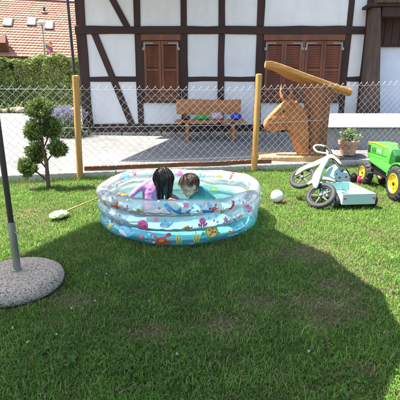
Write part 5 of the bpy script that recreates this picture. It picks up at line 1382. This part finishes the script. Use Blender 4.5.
# dry litter lying flat where the turf is thin
nl = 60000; qx = RNG.uniform(-1.6, 2.2, nl); qy_ = RNG.uniform(1.05, 4.6, nl); wq = np.zeros(nl)
for px, py, rx, ry in ((303, 253, .22, .14), (318, 303, .20, .14), (366, 368, .07, .04), (72, 300, .13, .09), (222, 322, .14, .10), (330, 285, .12, .1), (325, 318, .12, .09), (255, 300, .12, .08), (150, 330, .1, .07)):
    q = G(px, py); wq = np.maximum(wq, np.exp(-.8*(((qx-q.x)/rx)**2+((qy_-q.y)/ry)**2)))
kk = (RNG.random(nl) < wq*.40+.018) & (np.hypot(qx-PC.x, qy_-PC.y) > PR+.06) & (np.hypot(qx-bc.x, qy_-bc.y) > .33); qx, qy_ = qx[kk], qy_[kk]; nl = len(qx)
ga = RNG.uniform(0, 2*np.pi, nl); ll = RNG.uniform(.015, .05, nl); pz_ = RNG.uniform(.0, .018, nl); ww = RNG.uniform(.0008, .0016, nl)
c0 = np.stack([qx, qy_, pz_], 1); dl = np.stack([np.cos(ga), np.sin(ga), RNG.normal(0, .15, nl)], 1)*ll[:, None]; sl_ = np.stack([-np.sin(ga), np.cos(ga), np.zeros(nl)], 1)*ww[:, None]
VL = np.stack([c0-sl_, c0+sl_, c0+dl*.5-sl_+np.array([0, 0, .004]), c0+dl*.5+sl_+np.array([0, 0, .004]), c0+dl], 1).reshape(-1, 3)
ol = np.arange(nl)[:, None]*5+len(V); FLt = np.concatenate([ol+np.array([[0, 1, 3]]), ol+np.array([[0, 3, 2]]), ol+np.array([[2, 3, 4]])], 0)
CL = np.repeat(np.array([(.36, .29, .15), (.28, .22, .12), (.44, .37, .20), (.20, .15, .08)])[RNG.integers(0, 4, nl)], 5, 0)
V = np.concatenate([V, VL]); F = np.concatenate([F, FLt]); C5 = np.concatenate([C5, CL])
tag(bulk('grass', V, F, C5, 'grass'), 'short patchy lawn grass with dry blades', 'grass', kind='stuff')
# clover and broad weeds among the grass
m_ = 4200; yy = 1.0+5.0*RNG.random(m_)**1.3; xx = RNG.uniform(-1, 1, m_)*(yy*.58+.5)
cl = np.array([noise.noise(Vector((a*2.1, b*2.1, 11))) for a, b in zip(xx, yy)])
k = (cl > -.02) & (yy < FL.y+(xx-FL.x)*FT.y/FT.x-.05) & (np.hypot(xx-PC.x, yy-PC.y) > PR+.05) & (np.hypot(xx-bc.x, yy-bc.y) > .31)
xx, yy = xx[k], yy[k]; m_ = len(xx); hgt = RNG.uniform(.012, .034, m_); tri = np.repeat(np.arange(m_), 3); ang = RNG.uniform(0, 6.28, m_)[tri]+np.tile([0, 2.09, 4.19], m_)
rl = RNG.uniform(.004, .007, m_)[tri]
pos = np.stack([xx[tri]+np.cos(ang)*rl, yy[tri]+np.sin(ang)*rl, hgt[tri]], 1); nr = unit(np.stack([RNG.normal(0, .25, 3*m_), RNG.normal(0, .25, 3*m_), np.ones(3*m_)], 1))
v, f, c = leaves(pos, nr, rl*2.1, .85, mixcols(3*m_, [(.07, .17, .025), (.09, .20, .03), (.11, .22, .04)], .12))
tag(bulk('clover', v, f, c, 'grass'), 'clover leaves scattered through the lawn', 'clover', kind='stuff')
m_ = 45; yy = 1.1+4.2*RNG.random(m_)**1.2; xx = RNG.uniform(-1, 1, m_)*(yy*.56+.4)
k = (yy < FL.y+(xx-FL.x)*FT.y/FT.x-.1) & (np.hypot(xx-PC.x, yy-PC.y) > PR+.1) & (np.hypot(xx-bc.x, yy-bc.y) > .38); xx, yy = xx[k], yy[k]; m_ = len(xx)
V = []; F = []; CC = []
for a, b in zip(xx, yy):
    col = np.array([.07, .14, .035])*random.uniform(.8, 1.4)
    for q in range(random.randint(4, 7)):
        g = random.uniform(0, 6.28); L_ = random.uniform(.02, .042); w = L_*random.uniform(.18, .28); d = Vector((math.cos(g), math.sin(g), 0)); s = Vector((-d.y, d.x, 0)); p0 = Vector((a, b, .004)); i0 = len(V)
        for t, ww, z in ((0, .2, 0), (.45, 1, .4), (.8, .7, .42), (1, .02, .3)):
            c_ = p0+d*L_*t+Vector((0, 0, L_*z)); V += [(c_-s*w*ww)[:], (c_+s*w*ww)[:]]; CC += [col, col]
        for i in range(3): F.append((i0+2*i, i0+2*i+1, i0+2*i+3, i0+2*i+2))
tag(bulk('broad_weeds', np.array(V), np.array(F), np.array(CC), 'grass'), 'broad-leaved weed rosettes in the lawn', 'weeds', kind='stuff')
m_ = 20; yy = 1.2+3.4*RNG.random(m_); xx = RNG.uniform(-1, 1, m_)*(yy*.5+.2); k = (np.hypot(xx-PC.x, yy-PC.y) > PR+.1) & (np.hypot(xx-bc.x, yy-bc.y) > .36); xx, yy = xx[k], yy[k]
pos = np.repeat(np.stack([xx, yy, RNG.uniform(.03, .055, len(xx))], 1), 6, 0)+RNG.normal(0, .0022, (6*len(xx), 3))
v, f, c = leaves(pos, unit(RNG.normal(size=(len(pos), 3))+np.array([0, 0, 1.2])), np.full(len(pos), .009), .7, mixcols(len(pos), [(.75, .75, .70), (.7, .68, .6)], .05))
tag(bulk('clover_flowers', v, f, c, 'grass'), 'tiny white clover flowers dotted over the lawn', 'flowers', kind='stuff')
